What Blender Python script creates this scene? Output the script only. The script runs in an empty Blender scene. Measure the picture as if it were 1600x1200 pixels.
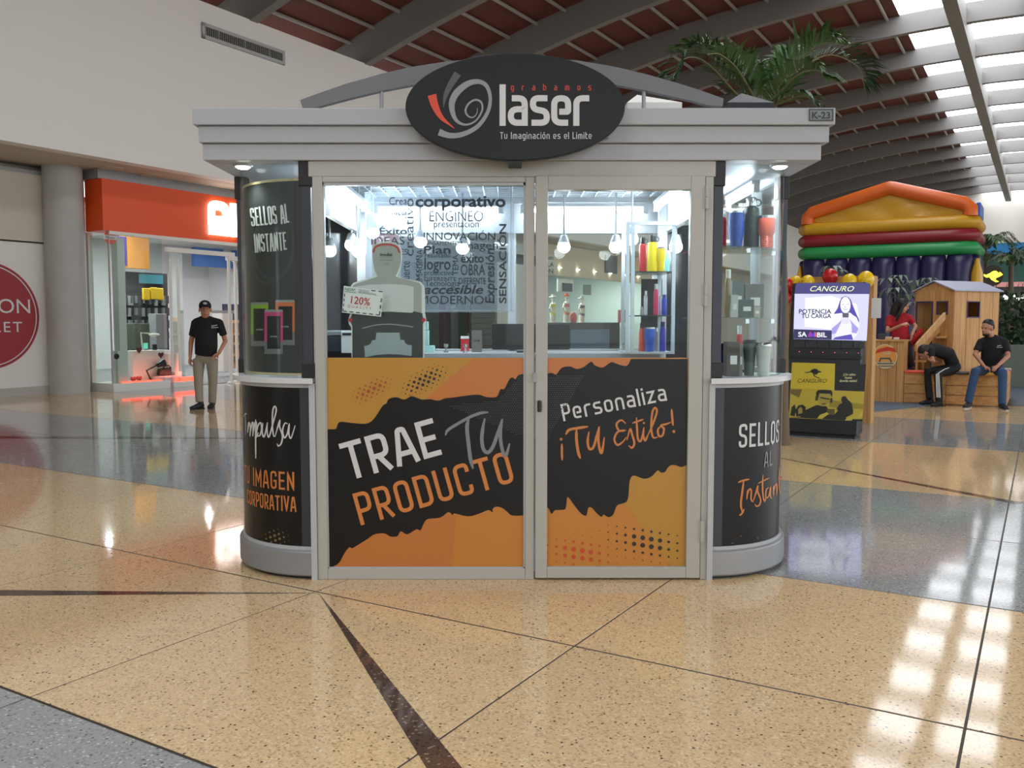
import bpy, bmesh, math, random
from mathutils import Vector as V, Matrix
from mathutils.geometry import tessellate_polygon
random.seed(5)
S = bpy.context.scene
C = S.collection
R = math.radians
# ------------------------------------------------------------------ camera, sky, exposure
cam = bpy.data.cameras.new('camera'); cam.sensor_width = 36; cam.lens = 36 * 1380 / 1600
cam.clip_start = .05; cam.clip_end = 400
co = bpy.data.objects.new('camera', cam); C.objects.link(co)
co.location = (0, 0, 1.45); co.rotation_euler = (R(86), 0, 0)
S.camera = co
W = bpy.data.worlds.new('overcast_sky'); S.world = W; W.use_nodes = True
W.node_tree.nodes['Background'].inputs[0].default_value = (.93, .96, 1, 1)
W.node_tree.nodes['Background'].inputs[1].default_value = 2.3
S.view_settings.view_transform = 'Standard'; S.view_settings.look = 'None'
S.view_settings.exposure = 0; S.view_settings.gamma = 1
S.view_settings.use_curve_mapping = False
SKYLIGHT = 5.5          # luminance of the daylit roof glazing
TUBE = 90               # fluorescent tubes of the kiosk
# ------------------------------------------------------------------ photo frame -> place
F = 1380.; PT = R(4); H = 1.45
def ray(u, v):
    x = (u - 800) / F; y = -(v - 600) / F
    return V((x, math.cos(PT) + y * math.sin(PT), -math.sin(PT) + y * math.cos(PT)))
O = V((0, 0, H))
def at(u, v, Y): d = ray(u, v); return O + d * (Y / d.y)
def gnd(u, v, z=0): d = ray(u, v); return O + d * ((z - H) / d.z)
TH = R(31)
A = V((math.sin(TH), math.cos(TH), 0)); B = V((math.cos(TH), -math.sin(TH), 0)); Z = V((0, 0, 1))
def atb(u, v, b): d = ray(u, v); return O + d * (b / d.dot(B))
def ata(u, v, a): d = ray(u, v); return O + d * (a / d.dot(A))
def ab(a, b, z=0): return A * a + B * b + Z * z
ANG = -TH   # turns X onto B and Y onto A
# ------------------------------------------------------------------ materials
def lin(c):
    r = []
    for k in c[:3]:
        k = k / 255; r.append(k / 12.92 if k <= .04045 else ((k + .055) / 1.055) ** 2.4)
    return tuple(r) + (1,)
MATS = {}
def mat(name, col, rough=.5, metal=0, var=.05, scale=6, bump=0, bscale=80, emit=0, ecol=None, coat=0, spec=.5, stretch=None):
    if name in MATS: return MATS[name]
    m = bpy.data.materials.new(name); m.use_nodes = True; nt = m.node_tree; N = nt.nodes; L = nt.links
    p = N['Principled BSDF']
    p.inputs['Roughness'].default_value = rough; p.inputs['Metallic'].default_value = metal
    p.inputs['Specular IOR Level'].default_value = spec; p.inputs['Coat Weight'].default_value = coat
    tc = N.new('ShaderNodeTexCoord'); src = tc.outputs['Object']
    if stretch:
        mp = N.new('ShaderNodeMapping'); mp.inputs['Scale'].default_value = stretch; L.new(src, mp.inputs[0]); src = mp.outputs[0]
    nz = N.new('ShaderNodeTexNoise'); nz.inputs['Scale'].default_value = scale; nz.inputs['Detail'].default_value = 4
    L.new(src, nz.inputs['Vector'])
    mx = N.new('ShaderNodeMix'); mx.data_type = 'RGBA'
    c = lin(col)
    mx.inputs[6].default_value = tuple(k * (1 - var) for k in c[:3]) + (1,)
    mx.inputs[7].default_value = tuple(min(1, k * (1 + var)) for k in c[:3]) + (1,)
    L.new(nz.outputs['Fac'], mx.inputs[0]); L.new(mx.outputs[2], p.inputs['Base Color'])
    if bump:
        n2 = N.new('ShaderNodeTexNoise'); n2.inputs['Scale'].default_value = bscale; L.new(src, n2.inputs['Vector'])
        bp = N.new('ShaderNodeBump'); bp.inputs['Strength'].default_value = bump; bp.inputs['Distance'].default_value = .01
        L.new(n2.outputs['Fac'], bp.inputs['Height']); L.new(bp.outputs[0], p.inputs['Normal'])
    if emit:
        p.inputs['Emission Color'].default_value = lin(ecol or col); p.inputs['Emission Strength'].default_value = emit
    MATS[name] = m; return m
def glass(name, tint=(.93, .97, .96), ior=1.24, haze=0):
    m = bpy.data.materials.new(name); m.use_nodes = True; nt = m.node_tree; N = nt.nodes; L = nt.links
    N.remove(N['Principled BSDF'])
    t = N.new('ShaderNodeBsdfTransparent'); t.inputs[0].default_value = tuple(tint) + (1,)
    g = N.new('ShaderNodeBsdfGlossy'); g.inputs['Roughness'].default_value = .02
    lw = N.new('ShaderNodeLayerWeight'); lw.inputs[0].default_value = .5
    pw = N.new('ShaderNodeMath'); pw.operation = 'POWER'; pw.inputs[1].default_value = 5; L.new(lw.outputs['Facing'], pw.inputs[0])
    f = N.new('ShaderNodeMath'); f.operation = 'MULTIPLY_ADD'; r0 = ((ior - 1) / (ior + 1)) ** 2; f.inputs[1].default_value = 1 - r0; f.inputs[2].default_value = r0; L.new(pw.outputs[0], f.inputs[0])
    x = N.new('ShaderNodeMixShader'); L.new(f.outputs[0], x.inputs[0]); L.new(t.outputs[0], x.inputs[1]); L.new(g.outputs[0], x.inputs[2])
    out = x.outputs[0]
    if haze:
        d = N.new('ShaderNodeBsdfDiffuse'); d.inputs[0].default_value = (.68, .76, .86, 1)
        nz = N.new('ShaderNodeTexNoise'); nz.inputs['Scale'].default_value = 3
        mr = N.new('ShaderNodeMapRange'); mr.inputs['To Min'].default_value = haze * .6; mr.inputs['To Max'].default_value = haze * 1.4
        L.new(nz.outputs['Fac'], mr.inputs[0])
        y = N.new('ShaderNodeMixShader'); L.new(mr.outputs[0], y.inputs[0]); L.new(out, y.inputs[1]); L.new(d.outputs[0], y.inputs[2]); out = y.outputs[0]
    L.new(out, N['Material Output'].inputs[0]); MATS[name] = m; return m
def terrazzo(name, base, dark, light, rough=.07):
    m = bpy.data.materials.new(name); m.use_nodes = True; nt = m.node_tree; N = nt.nodes; L = nt.links
    p = N['Principled BSDF']; p.inputs['Roughness'].default_value = rough
    tc = N.new('ShaderNodeTexCoord')
    def vor(scale, stops):
        v = N.new('ShaderNodeTexVoronoi'); v.inputs['Scale'].default_value = scale; L.new(tc.outputs['Object'], v.inputs['Vector'])
        sp = N.new('ShaderNodeSeparateColor'); L.new(v.outputs['Color'], sp.inputs[0])
        r = N.new('ShaderNodeValToRGB'); r.color_ramp.interpolation = 'CONSTANT'
        e = r.color_ramp.elements
        e[0].position = 0; e[0].color = stops[0][1]
        e[1].position = stops[1][0]; e[1].color = stops[1][1]
        for q, c in stops[2:]: k = e.new(q); k.color = c
        L.new(sp.outputs[0], r.inputs[0]); return r.outputs[0], v.outputs['Distance']
    b = lin(base); d = lin(dark); l = lin(light)
    sc = lambda c, k: tuple(min(1, x * k) for x in c[:3]) + (1,)
    fine, _ = vor(120, [(0, sc(b, .95)), (.25, sc(b, 1.0)), (.55, sc(b, 1.08)), (.78, sc(b, .78)), (.9, sc(b, .6)), (.955, l)])
    chips, dist = vor(58, [(0, (0, 0, 0, 1)), (.9, (1, 1, 1, 1))])
    lt = N.new('ShaderNodeMath'); lt.operation = 'LESS_THAN'; lt.inputs[1].default_value = .3; L.new(dist, lt.inputs[0])
    mu = N.new('ShaderNodeMath'); mu.operation = 'MULTIPLY'; L.new(lt.outputs[0], mu.inputs[0]); L.new(chips, mu.inputs[1])
    mx = N.new('ShaderNodeMix'); mx.data_type = 'RGBA'; L.new(mu.outputs[0], mx.inputs[0]); L.new(fine, mx.inputs[6]); mx.inputs[7].default_value = d
    nz = N.new('ShaderNodeTexNoise'); nz.inputs['Scale'].default_value = .9; nz.inputs['Detail'].default_value = 3; L.new(tc.outputs['Object'], nz.inputs['Vector'])
    oi = N.new('ShaderNodeObjectInfo')
    ad = N.new('ShaderNodeMath'); ad.operation = 'MULTIPLY_ADD'; ad.inputs[1].default_value = .3; L.new(oi.outputs['Random'], ad.inputs[0]); L.new(nz.outputs['Fac'], ad.inputs[2])
    mr = N.new('ShaderNodeMapRange'); mr.inputs['From Min'].default_value = .2; mr.inputs['From Max'].default_value = 1.1; mr.inputs['To Min'].default_value = .93; mr.inputs['To Max'].default_value = 1.05
    L.new(ad.outputs[0], mr.inputs[0])
    vm = N.new('ShaderNodeVectorMath'); vm.operation = 'SCALE'; L.new(mx.outputs[2], vm.inputs[0]); L.new(mr.outputs[0], vm.inputs['Scale'])
    L.new(vm.outputs[0], p.inputs['Base Color'])
    n3 = N.new('ShaderNodeTexNoise'); n3.inputs['Scale'].default_value = 2.2; L.new(tc.outputs['Object'], n3.inputs['Vector'])
    bp = N.new('ShaderNodeBump'); bp.inputs['Strength'].default_value = .035; bp.inputs['Distance'].default_value = .02
    L.new(n3.outputs['Fac'], bp.inputs['Height']); L.new(bp.outputs[0], p.inputs['Normal'])
    MATS[name] = m; return m
def wood(name, c0, c1, rough=.55, axis=2):
    m = bpy.data.materials.new(name); m.use_nodes = True; nt = m.node_tree; N = nt.nodes; L = nt.links
    p = N['Principled BSDF']; p.inputs['Roughness'].default_value = rough
    tc = N.new('ShaderNodeTexCoord'); mp = N.new('ShaderNodeMapping'); s = [14, 14, 14]; s[axis] = .9
    mp.inputs['Scale'].default_value = s; L.new(tc.outputs['Object'], mp.inputs[0])
    oi = N.new('ShaderNodeObjectInfo'); ml = N.new('ShaderNodeMath'); ml.operation = 'MULTIPLY'; ml.inputs[1].default_value = 40; L.new(oi.outputs['Random'], ml.inputs[0])
    nz = N.new('ShaderNodeTexNoise'); nz.noise_dimensions = '4D'; nz.inputs['Scale'].default_value = 1.2; nz.inputs['Detail'].default_value = 6; nz.inputs['Distortion'].default_value = 1.2
    L.new(mp.outputs[0], nz.inputs['Vector']); L.new(ml.outputs[0], nz.inputs['W'])
    r = N.new('ShaderNodeValToRGB'); r.color_ramp.elements[0].position = .32; r.color_ramp.elements[0].color = lin(c0)
    r.color_ramp.elements[1].position = .68; r.color_ramp.elements[1].color = lin(c1)
    L.new(nz.outputs['Fac'], r.inputs[0]); L.new(r.outputs[0], p.inputs['Base Color']); MATS[name] = m; return m
def em(name, col, s):
    if name in MATS: return MATS[name]
    m = mat(name, (26, 26, 26), .5, emit=s, ecol=col); return m
# ------------------------------------------------------------------ mesh helpers
class MB:
    def __init__(s): s.v = []; s.f = []
    def add(s, vs, fs):
        n = len(s.v); s.v += [V(p) for p in vs]; s.f += [tuple(i + n for i in q) for q in fs]; return s
    def obox(s, o, x, y, z):
        o = V(o); x = V(x); y = V(y); z = V(z)
        if x.cross(y).dot(z) < 0: o = o + x; x = -x
        return s.add([o, o + x, o + x + y, o + y, o + z, o + x + z, o + x + y + z, o + y + z],
                     [(3, 2, 1, 0), (4, 5, 6, 7), (0, 1, 5, 4), (1, 2, 6, 5), (2, 3, 7, 6), (3, 0, 4, 7)])
    def bb(s, x0, y0, z0, x1, y1, z1): return s.obox((x0, y0, z0), (x1 - x0, 0, 0), (0, y1 - y0, 0), (0, 0, z1 - z0))
    def bx(s, c, d, rz=0, m=None):
        q = Matrix.Rotation(rz, 3, 'Z') if m is None else m
        x = q @ V((d[0], 0, 0)); y = q @ V((0, d[1], 0)); z = q @ V((0, 0, d[2]))
        return s.obox(V(c) - (x + y + z) / 2, x, y, z)
    def tube(s, pts, r, n=8, flat=1, up=None):
        pts = [V(p) for p in pts]; k = len(pts); rs = r if isinstance(r, (list, tuple)) else [r] * k
        vs = []; u = None
        for i, p in enumerate(pts):
            t = (pts[min(i + 1, k - 1)] - pts[max(i - 1, 0)]).normalized()
            if u is None:
                u = V(up) if up is not None else (V((0, 0, 1)) if abs(t.z) < .9 else V((1, 0, 0)))
            u = u - t * u.dot(t)
            u = u.normalized() if u.length > 1e-6 else t.orthogonal().normalized()
            w = t.cross(u)
            rr = rs[i] if isinstance(rs[i], (tuple, list)) else (rs[i], rs[i] * flat)
            for j in range(n):
                a = 2 * math.pi * j / n; vs.append(p + u * (math.cos(a) * rr[0]) + w * (math.sin(a) * rr[1]))
        fs = [(i * n + j, i * n + (j + 1) % n, (i + 1) * n + (j + 1) % n, (i + 1) * n + j) for i in range(k - 1) for j in range(n)]
        fs += [tuple(range(n - 1, -1, -1)), tuple((k - 1) * n + j for j in range(n))]
        return s.add(vs, fs)
    def lathe(s, prof, c=(0, 0, 0), n=20):
        c = V(c); k = len(prof); vs = [c + V((r * math.cos(2 * math.pi * j / n), r * math.sin(2 * math.pi * j / n), z)) for r, z in prof for j in range(n)]
        fs = [(i * n + j, i * n + (j + 1) % n, (i + 1) * n + (j + 1) % n, (i + 1) * n + j) for i in range(k - 1) for j in range(n)]
        fs += [tuple(range(n - 1, -1, -1)), tuple((k - 1) * n + j for j in range(n))]
        return s.add(vs, fs)
    def ell(s, c, r, n=14, m=9, q=None):
        c = V(c); r = (r, r, r) if isinstance(r, (int, float)) else r; q = q or Matrix.Identity(3)
        vs = []; 
        for i in range(m + 1):
            t = math.pi * min(max(i / m, .004), .996)
            for j in range(n):
                a = 2 * math.pi * j / n
                vs.append(c + q @ V((r[0] * math.sin(t) * math.cos(a), r[1] * math.sin(t) * math.sin(a), -r[2] * math.cos(t))))
        fs = [(i * n + j, i * n + (j + 1) % n, (i + 1) * n + (j + 1) % n, (i + 1) * n + j) for i in range(m) for j in range(n)]
        fs += [tuple(range(n - 1, -1, -1)), tuple(m * n + j for j in range(n))]
        return s.add(vs, fs)
    def prism(s, pts, d):
        pts = [V(p) for p in pts]; n = len(pts); d = V(d)
        s.add(pts + [p + d for p in pts], [tuple(range(n - 1, -1, -1)), tuple(range(n, 2 * n))] + [(i, (i + 1) % n, (i + 1) % n + n, i + n) for i in range(n)]); return s
    def flat(s, shapes, f):
        for i, (vs, fs) in enumerate(shapes):      # stacked a hair apart so overlapping strokes do not fight
            ps = [f(x, y) for x, y in vs]
            s.add([p + (O - p) * (i % 50 * 6e-6 + j * 5e-7) for j, p in enumerate(ps)], fs)
        return s
def mk(name, mb, m, par=None, smooth=False, bev=0, ang=.7):
    me = bpy.data.meshes.new(name); me.from_pydata([tuple(v) for v in mb.v], [], mb.f)
    if m is not None:
        for q in (m if isinstance(m, list) else [m]): me.materials.append(q)
    if smooth:
        bm = bmesh.new(); bm.from_mesh(me); bmesh.ops.remove_doubles(bm, verts=bm.verts[:], dist=1e-5); bmesh.ops.recalc_face_normals(bm, faces=bm.faces[:]); bm.to_mesh(me); bm.free()
        me.shade_smooth(); me.set_sharp_from_angle(angle=ang)
    me.validate(); me.update()
    o = bpy.data.objects.new(name, me); C.objects.link(o)
    if bev:
        b = o.modifiers.new('edge', 'BEVEL'); b.width = bev; b.segments = 2; b.limit_method = 'ANGLE'
    if par is not None: adopt(o, par)
    return o
def wm(o):
    m = Matrix.LocRotScale(o.location, o.rotation_euler, o.scale)
    return wm(o.parent) @ o.matrix_parent_inverse @ m if o.parent else m
def adopt(o, par): o.parent = par; o.matrix_parent_inverse = wm(par).inverted()
def T(name, label, cat, loc=(0, 0, 0), rz=0, group=None):
    o = bpy.data.objects.new(name, None); o.empty_display_size = .1; C.objects.link(o)
    o.location = loc; o.rotation_euler = (0, 0, rz)
    return tag(o, label, cat, group)
def tag(o, label, cat, group=None):
    o['label'] = label; o['category'] = cat
    if group: o['group'] = group
    return o
def struct(o): o['kind'] = 'structure'; return o
def stuff(o): o['kind'] = 'stuff'; return o
def E(name, loc=(0, 0, 0), par=None):
    o = bpy.data.objects.new(name, None); o.empty_display_size = .1; C.objects.link(o); o.location = loc
    if par is not None: adopt(o, par)
    return o
def share(o, par=None, loc=None):
    c = o.copy(); C.objects.link(c)
    if loc is not None: c.location = loc
    return c
def tree(root, loc, rz, label, group=None, recolor=None):
    r = root.copy(); C.objects.link(r); r.location = loc; r.rotation_euler = (0, 0, rz); r['label'] = label
    if group: r['group'] = group
    for ch in root.children:
        c = ch.copy(); C.objects.link(c); c.parent = r
        if recolor and ch.name.split('.')[0] in recolor:
            c.data = ch.data.copy(); c.data.materials[0] = recolor[ch.name.split('.')[0]]
    return r
# ------------------------------------------------------------------ flat lettering
def fillet(pts, r0, closed=False, n=5):
    k = len(pts); out = []
    for i, p in enumerate(pts):
        q = V((p[0], p[1])); r = p[2] if len(p) > 2 else r0
        if (not closed and i in (0, k - 1)) or r <= 0: out.append(q); continue
        a = V(pts[i - 1][:2]) - q; b = V(pts[(i + 1) % k][:2]) - q
        r = min(r, a.length * .5, b.length * .5); s = q + a.normalized() * r; e = q + b.normalized() * r
        for j in range(n + 1):
            t = j / n; out.append(s * (1 - t) ** 2 + q * 2 * t * (1 - t) + e * t * t)
    return out
def ribbon(pts, w, closed=False, step=0):
    P = [V((p[0], p[1])) for p in pts]
    ws = list(w) if isinstance(w, (list, tuple)) else [w] * len(P)
    if step:
        q = []; qw = []; n = len(P)
        for i in range(n if closed else n - 1):
            d = P[(i + 1) % n] - P[i]; m = max(1, int(d.length / step + .99))
            for j in range(m): q.append(P[i] + d * (j / m)); qw.append(ws[i] + (ws[(i + 1) % n] - ws[i]) * j / m)
        if not closed: q.append(P[-1]); qw.append(ws[-1])
        P, ws = q, qw
    q = [P[0]]; qw = [ws[0]]
    for p, x in zip(P[1:], ws[1:]):
        if (p - q[-1]).length > 1e-6: q.append(p); qw.append(x)
    P, ws = q, qw; n = len(P); vs = []
    if n < 2: return [], []
    for i in range(n):
        if closed: a = P[i] - P[i - 1]; b = P[(i + 1) % n] - P[i]
        else: a = P[i] - P[i - 1] if i else P[1] - P[0]; b = P[i + 1] - P[i] if i < n - 1 else a
        a = a.normalized(); b = b.normalized()
        t = a + b; t = t.normalized() if t.length > 1e-4 else a
        nn = V((-t.y, t.x)); c = max(.45, nn.dot(V((-a.y, a.x))))
        vs += [P[i] + nn * (ws[i] / 2 / c), P[i] - nn * (ws[i] / 2 / c)]
    fs = [(2 * i, 2 * i + 1, 2 * i + 3, 2 * i + 2) for i in range(n - 1)]
    if closed: fs.append((2 * n - 2, 2 * n - 1, 1, 0))
    return [tuple(x) for x in vs], fs
def smooth(pts, n=6):
    P = [V(p[:2]) for p in pts]; P = [P[0] * 2 - P[1]] + P + [P[-1] * 2 - P[-2]]; out = []
    for i in range(1, len(P) - 2):
        for j in range(n):
            t = j / n; a, b, c, d = P[i - 1:i + 3]
            out.append((b * 2 + (c - a) * t + (a * 2 - b * 5 + c * 4 - d) * t * t + (b * 3 - a - c * 3 + d) * t ** 3) / 2)
    return out + [P[-2]]
def brush(pts, w, n=6, taper=.35):
    s = smooth(pts, n); k = len(s)
    return ribbon(s, [w * (taper + (1 - taper) * min(1, 5 * min(i, k - 1 - i) / k + .15)) for i in range(k)])
_l, _r, _b, _t, _x = .075, .425, .075, .925, .665
GL = {'A': (.52, [[(.04, 0), (.2, _t, .05), (.32, _t, .05), (.48, 0)], [(.11, .3), (.41, .3)]]),
 'C': (.5, [[(_r, .7), (_r, _t), (_l, _t), (_l, _b), (_r, _b), (_r, .3)]]), 'D': (.5, [[(_l, _b, 0), (_l, _t, 0), (_r, _t), (_r, _b), 'c']]),
 'E': (.45, [[(.44, _t), (_l, _t, 0), (_l, _b, 0), (.44, _b)], [(_l, .5), (.4, .5)]]), 'G': (.5, [[(_r, .7), (_r, _t), (_l, _t), (_l, _b), (_r, _b), (_r, .46, 0), (.24, .46)]]),
 'I': (.15, [[(_l, 0), (_l, 1)]]), 'L': (.42, [[(_l, 1), (_l, _b, 0), (.42, _b)]]), 'M': (.66, [[(_l, 0), (_l, _t, 0), (.33, .3, 0), (.585, _t, 0), (.585, 0)]]),
 'N': (.5, [[(_l, 0), (_l, _t, 0), (_r, _b, 0), (_r, 1)]]), 'O': (.5, [[(_l, _b), (_l, _t), (_r, _t), (_r, _b), 'c']]), 'P': (.48, [[(_l, 0), (_l, _t, 0), (_r, _t), (_r, .42), (_l, .42)]]),
 'R': (.5, [[(_l, 0), (_l, _t, 0), (_r, _t), (_r, .42), (_l, .42)], [(.22, .42), (.44, 0)]]), 'S': (.5, [[(_r, .72), (_r, _t), (_l, _t), (_l, .52), (_r, .48), (_r, _b), (_l, _b), (_l, .28)]]),
 'T': (.5, [[(0, _t), (.5, _t)], [(.25, 0), (.25, _t)]]), 'U': (.5, [[(_l, 1), (_l, _b), (_r, _b), (_r, 1)]]), 'V': (.5, [[(.04, 1), (.25, .06, 0), (.46, 1)]]),
 'a': (.5, [[(.1, _x), (_r, _x), (_r, 0)], [(_r, .4), (_l, .4), (_l, _b), (_r, _b)]]), 'b': (.5, [[(_l, 1), (_l, _b, 0), (_r, _b), (_r, _x), (_l, _x)]]),
 'c': (.45, [[(.42, _x), (_l, _x), (_l, _b), (.42, _b)]]), 'e': (.5, [[(.2, .34), (_r, .34, .04), (_r, _x), (_l, _x), (_l, _b), (_r, _b)]]),
 'g': (.5, [[(_r, _b), (_l, _b), (_l, _x), (_r, _x, .03), (_r, -.2), (.1, -.2)]]), 'i': (.15, [[(_l, 0), (_l, .74)], [(_l, .84), (_l, .97)]]), 'l': (.15, [[(_l, 0), (_l, 1)]]),
 'm': (.7, [[(_l, 0), (_l, _x), (.625, _x), (.625, 0)], [(.35, 0), (.35, _x)]]), 'n': (.5, [[(_l, 0), (_l, _x), (_r, _x), (_r, 0)]]), 'o': (.5, [[(_l, _b), (_l, _x), (_r, _x), (_r, _b), 'c']]),
 'r': (.4, [[(_l, 0), (_l, _x), (.4, _x)]]), 's': (.48, [[(.44, _x), (_l, _x), (_l, .4), (_r, .35), (_r, _b), (.04, _b)]]), 't': (.36, [[(_l, 1), (_l, _b), (.36, _b)], [(_l, _x), (.34, _x)]]),
 'u': (.5, [[(_l, .74), (_l, _b), (_r, _b), (_r, .74)]]), 'z': (.46, [[(.02, _x), (.4, _x, 0), (.06, _b, 0), (.45, _b)]]), ' ': (.26, [])}
GL['ó'] = (.5, GL['o'][1] + [[(.22, .82), (.34, 1)]])
def techno(s, size, x0=0, y0=0, ws=1, t=.15, gap=.1, rot=0, step=0, down=False):
    """squared condensed lettering; returns ribbons in the plane (y grows down when down is set)"""
    out = []; x = 0; c, sn = math.cos(rot), math.sin(rot)
    for ch in s:
        w, st = GL[ch]
        for p in st:
            cl = p[-1] == 'c'; q = p[:-1] if cl else p
            q = [((a[0] + x) * ws,) + tuple(a[1:]) for a in q]
            vs, fs = ribbon(fillet(q, .17, cl), t, cl, step / size if step else 0)
            out.append(([(x0 + size * (c * a - sn * b), y0 + (-1 if down else 1) * size * (sn * a + c * b)) for a, b in vs], fs))
        x += w + gap
    return out
def tw(s, gap=.1): return sum(GL[c][0] + gap for c in s) - gap
def text(s, size, x0=0, y0=0, ws=1, shear=0, bold=0, sp=1, al='LEFT', rot=0, down=False):
    cu = bpy.data.curves.new('t', 'FONT'); cu.body = s; cu.size = size; cu.shear = shear; cu.offset = bold * size; cu.space_character = sp; cu.align_x = al; cu.resolution_u = 3
    o = bpy.data.objects.new('t', cu); C.objects.link(o)
    me = bpy.data.meshes.new_from_object(o)
    vs = [(v.co.x * ws, v.co.y) for v in me.vertices]; fs = [tuple(p.vertices) for p in me.polygons]
    bpy.data.objects.remove(o); bpy.data.meshes.remove(me); bpy.data.curves.remove(cu)
    c, sn = math.cos(rot), math.sin(rot)
    return [([(x0 + c * a - sn * b, y0 + (-1 if down else 1) * (sn * a + c * b)) for a, b in vs], fs)]
def disc(x, y, r, n=8, a0=0): return ([(x + r * math.cos(a0 + 2 * math.pi * i / n), y + r * math.sin(a0 + 2 * math.pi * i / n)) for i in range(n)], [tuple(range(n))])
def poly(pts): return (list(pts), [tuple(range(len(pts)))])
def plate(name, pts, f, m, par, tri=True):
    """one flat printed field: polygon in the plane, triangulated"""
    tr = tessellate_polygon([[V((x, y, 0)) for x, y in pts]])
    me = bpy.data.meshes.new(name); me.from_pydata([tuple(f(x, y)) for x, y in pts], [], [tuple(t) for t in tr]); me.materials.append(m)
    o = bpy.data.objects.new(name, me); C.objects.link(o)
    if par is not None: adopt(o, par)
    return o
def letter(name, shapes, f, m, par): return mk(name, MB().flat(shapes, f), m, par)
# ------------------------------------------------------------------ palette
WHITE = mat('white_paint', (226, 224, 218), .6, var=.02)
WALLW = mat('wall_white', (238, 236, 230), .7, var=.02, scale=.4)
SOFF = mat('soffit_paint', (196, 186, 170), .7, var=.03, scale=.5)
KWHITE = mat('kiosk_white', (168, 170, 173), .4, var=.015, scale=2)
ALU = mat('frame_white', (172, 170, 162), .35, var=.02)
GREYM = mat('grey_metal', (150, 152, 154), .4, metal=.3, var=.04)
LGREY = mat('light_grey', (178, 180, 182), .35, var=.03)
DPOST = mat('post_grey', (58, 62, 68), .4, metal=.4, var=.05)
BLACK = mat('black_plastic', (16, 17, 19), .45, var=.1)
BLK = mat('black_vinyl', (15, 14, 14), .3, spec=.3, var=.05, scale=3)
CHROME = mat('steel', (190, 192, 195), .25, metal=1, var=.03)
PRW = mat('print_white', (204, 204, 202), .35, var=.01); PRG = mat('print_grey', (122, 125, 128), .35, var=.01)
PRO = mat('print_orange', (186, 112, 50), .32, var=.01); PRY = mat('print_gold', (178, 130, 46), .32, var=.01); PRO2 = mat('print_amber', (188, 122, 46), .32, var=.01)
PRR = mat('print_red', (206, 74, 46), .35, var=.02); PRK = mat('print_black', (24, 22, 20), .35, var=.02)
RED = mat('red', (200, 30, 36), .4); GLS = glass('clear_glass'); GLG = glass('green_glass', (.84, .93, .9)); GLB = glass('shop_glass', (.86, .92, .9))
LAMP = em('lamp_glow', (255, 250, 240), 14)
PINE = wood('pine', (184, 132, 74), (216, 168, 106)); PINEX = wood('pine_across', (180, 128, 72), (212, 162, 100), axis=0)
SKIN = mat('skin', (176, 122, 96), .5, var=.06, scale=20); SKIN2 = mat('skin_light', (198, 144, 118), .5, var=.05, scale=20)
# ------------------------------------------------------------------ floor: terrazzo slabs with sunk joints
TAN = terrazzo('terrazzo_tan', (216, 186, 142), (92, 70, 48), (228, 208, 170))
GRY = terrazzo('terrazzo_grey', (152, 155, 153), (78, 82, 82), (196, 196, 190))
BRN = terrazzo('terrazzo_brown', (88, 70, 60), (50, 40, 36), (150, 130, 112))
JNT = mat('joint', (58, 48, 38), .6)
fl = struct(mk('floor', MB().obox(ab(-40, -30, -.06), A * 125, B * 75, Z * .0585), JNT))
DA, DB = 1.575, 1.565
la = lambda k: 1.89 + DA * k
lb = lambda k: -.19 - DB * k
def grey_row(k): return k < 0 or k in (2, 3) or k in (6, 7) or k in (10, 11) or (k >= 14 and k % 4 > 1)
def slab(a0, a1, b0, b1, m, name='floor_slab'):
    ga, gb, bv = .0065, .004, .0015
    P = lambda a, b, z: ab(a, b, z)
    q = MB(); lo = [P(a0 + ga, b0 + gb, -.003), P(a1 - ga, b0 + gb, -.003), P(a1 - ga, b1 - gb, -.003), P(a0 + ga, b1 - gb, -.003)]
    ga += bv; gb += bv
    hi = [P(a0 + ga, b0 + gb, 0), P(a1 - ga, b0 + gb, 0), P(a1 - ga, b1 - gb, 0), P(a0 + ga, b1 - gb, 0)]
    q.add(lo + hi, [(4, 7, 6, 5)] + [(i, i + 4, (i + 1) % 4 + 4, (i + 1) % 4) for i in range(4)])
    return mk(name, q, m, fl)
for k in range(-1, 14):
    for j in range(-1, 11): slab(la(k), la(k + 1), lb(j + 1), lb(j), GRY if grey_row(k) else TAN)
far = {0: MB(), 1: MB()}
for k in range(14, 40): far[1 if grey_row(k) else 0].obox(ab(la(k), -40, -.001), A * DA, B * 75, Z * .001)
for k in range(-24, -1): far[1 if k % 4 > 1 else 0].obox(ab(la(k), -40, -.001), A * DA, B * 75, Z * .001)
for k in range(-1, 14):
    far[1 if grey_row(k) else 0].obox(ab(la(k), lb(-1) + .004, -.001), A * DA, B * 25, Z * .001)
    far[1 if grey_row(k) else 0].obox(ab(la(k), lb(11) - .004, -.001), A * DA, B * -12, Z * .001)
mk('floor_field', far[0], TAN, fl); mk('floor_field', far[1], GRY, fl)
def wedge(p, q0, q1):
    mk('floor_inlay', MB().prism([(p.x, p.y, .0), (q0.x, q0.y, .0), (q1.x, q1.y, .0)], (0, 0, .0012)), BRN, fl)
nd = gnd(498, 927)
wedge(nd, V((-4.6, 4.55, 0)), V((-4.6, 4.76, 0)))
wedge(nd, V((.244, 1.5, 0)), V((.44, 1.5, 0)))
wedge(V((2.55, 10.0, 0)), V((4.02, 6.98, 0)), V((4.12, 7.02, 0)))
wedge(V((-1.0, 10.95, 0)), V((-8.6, 10.95, 0)), V((-8.6, 11.3, 0)))
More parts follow.
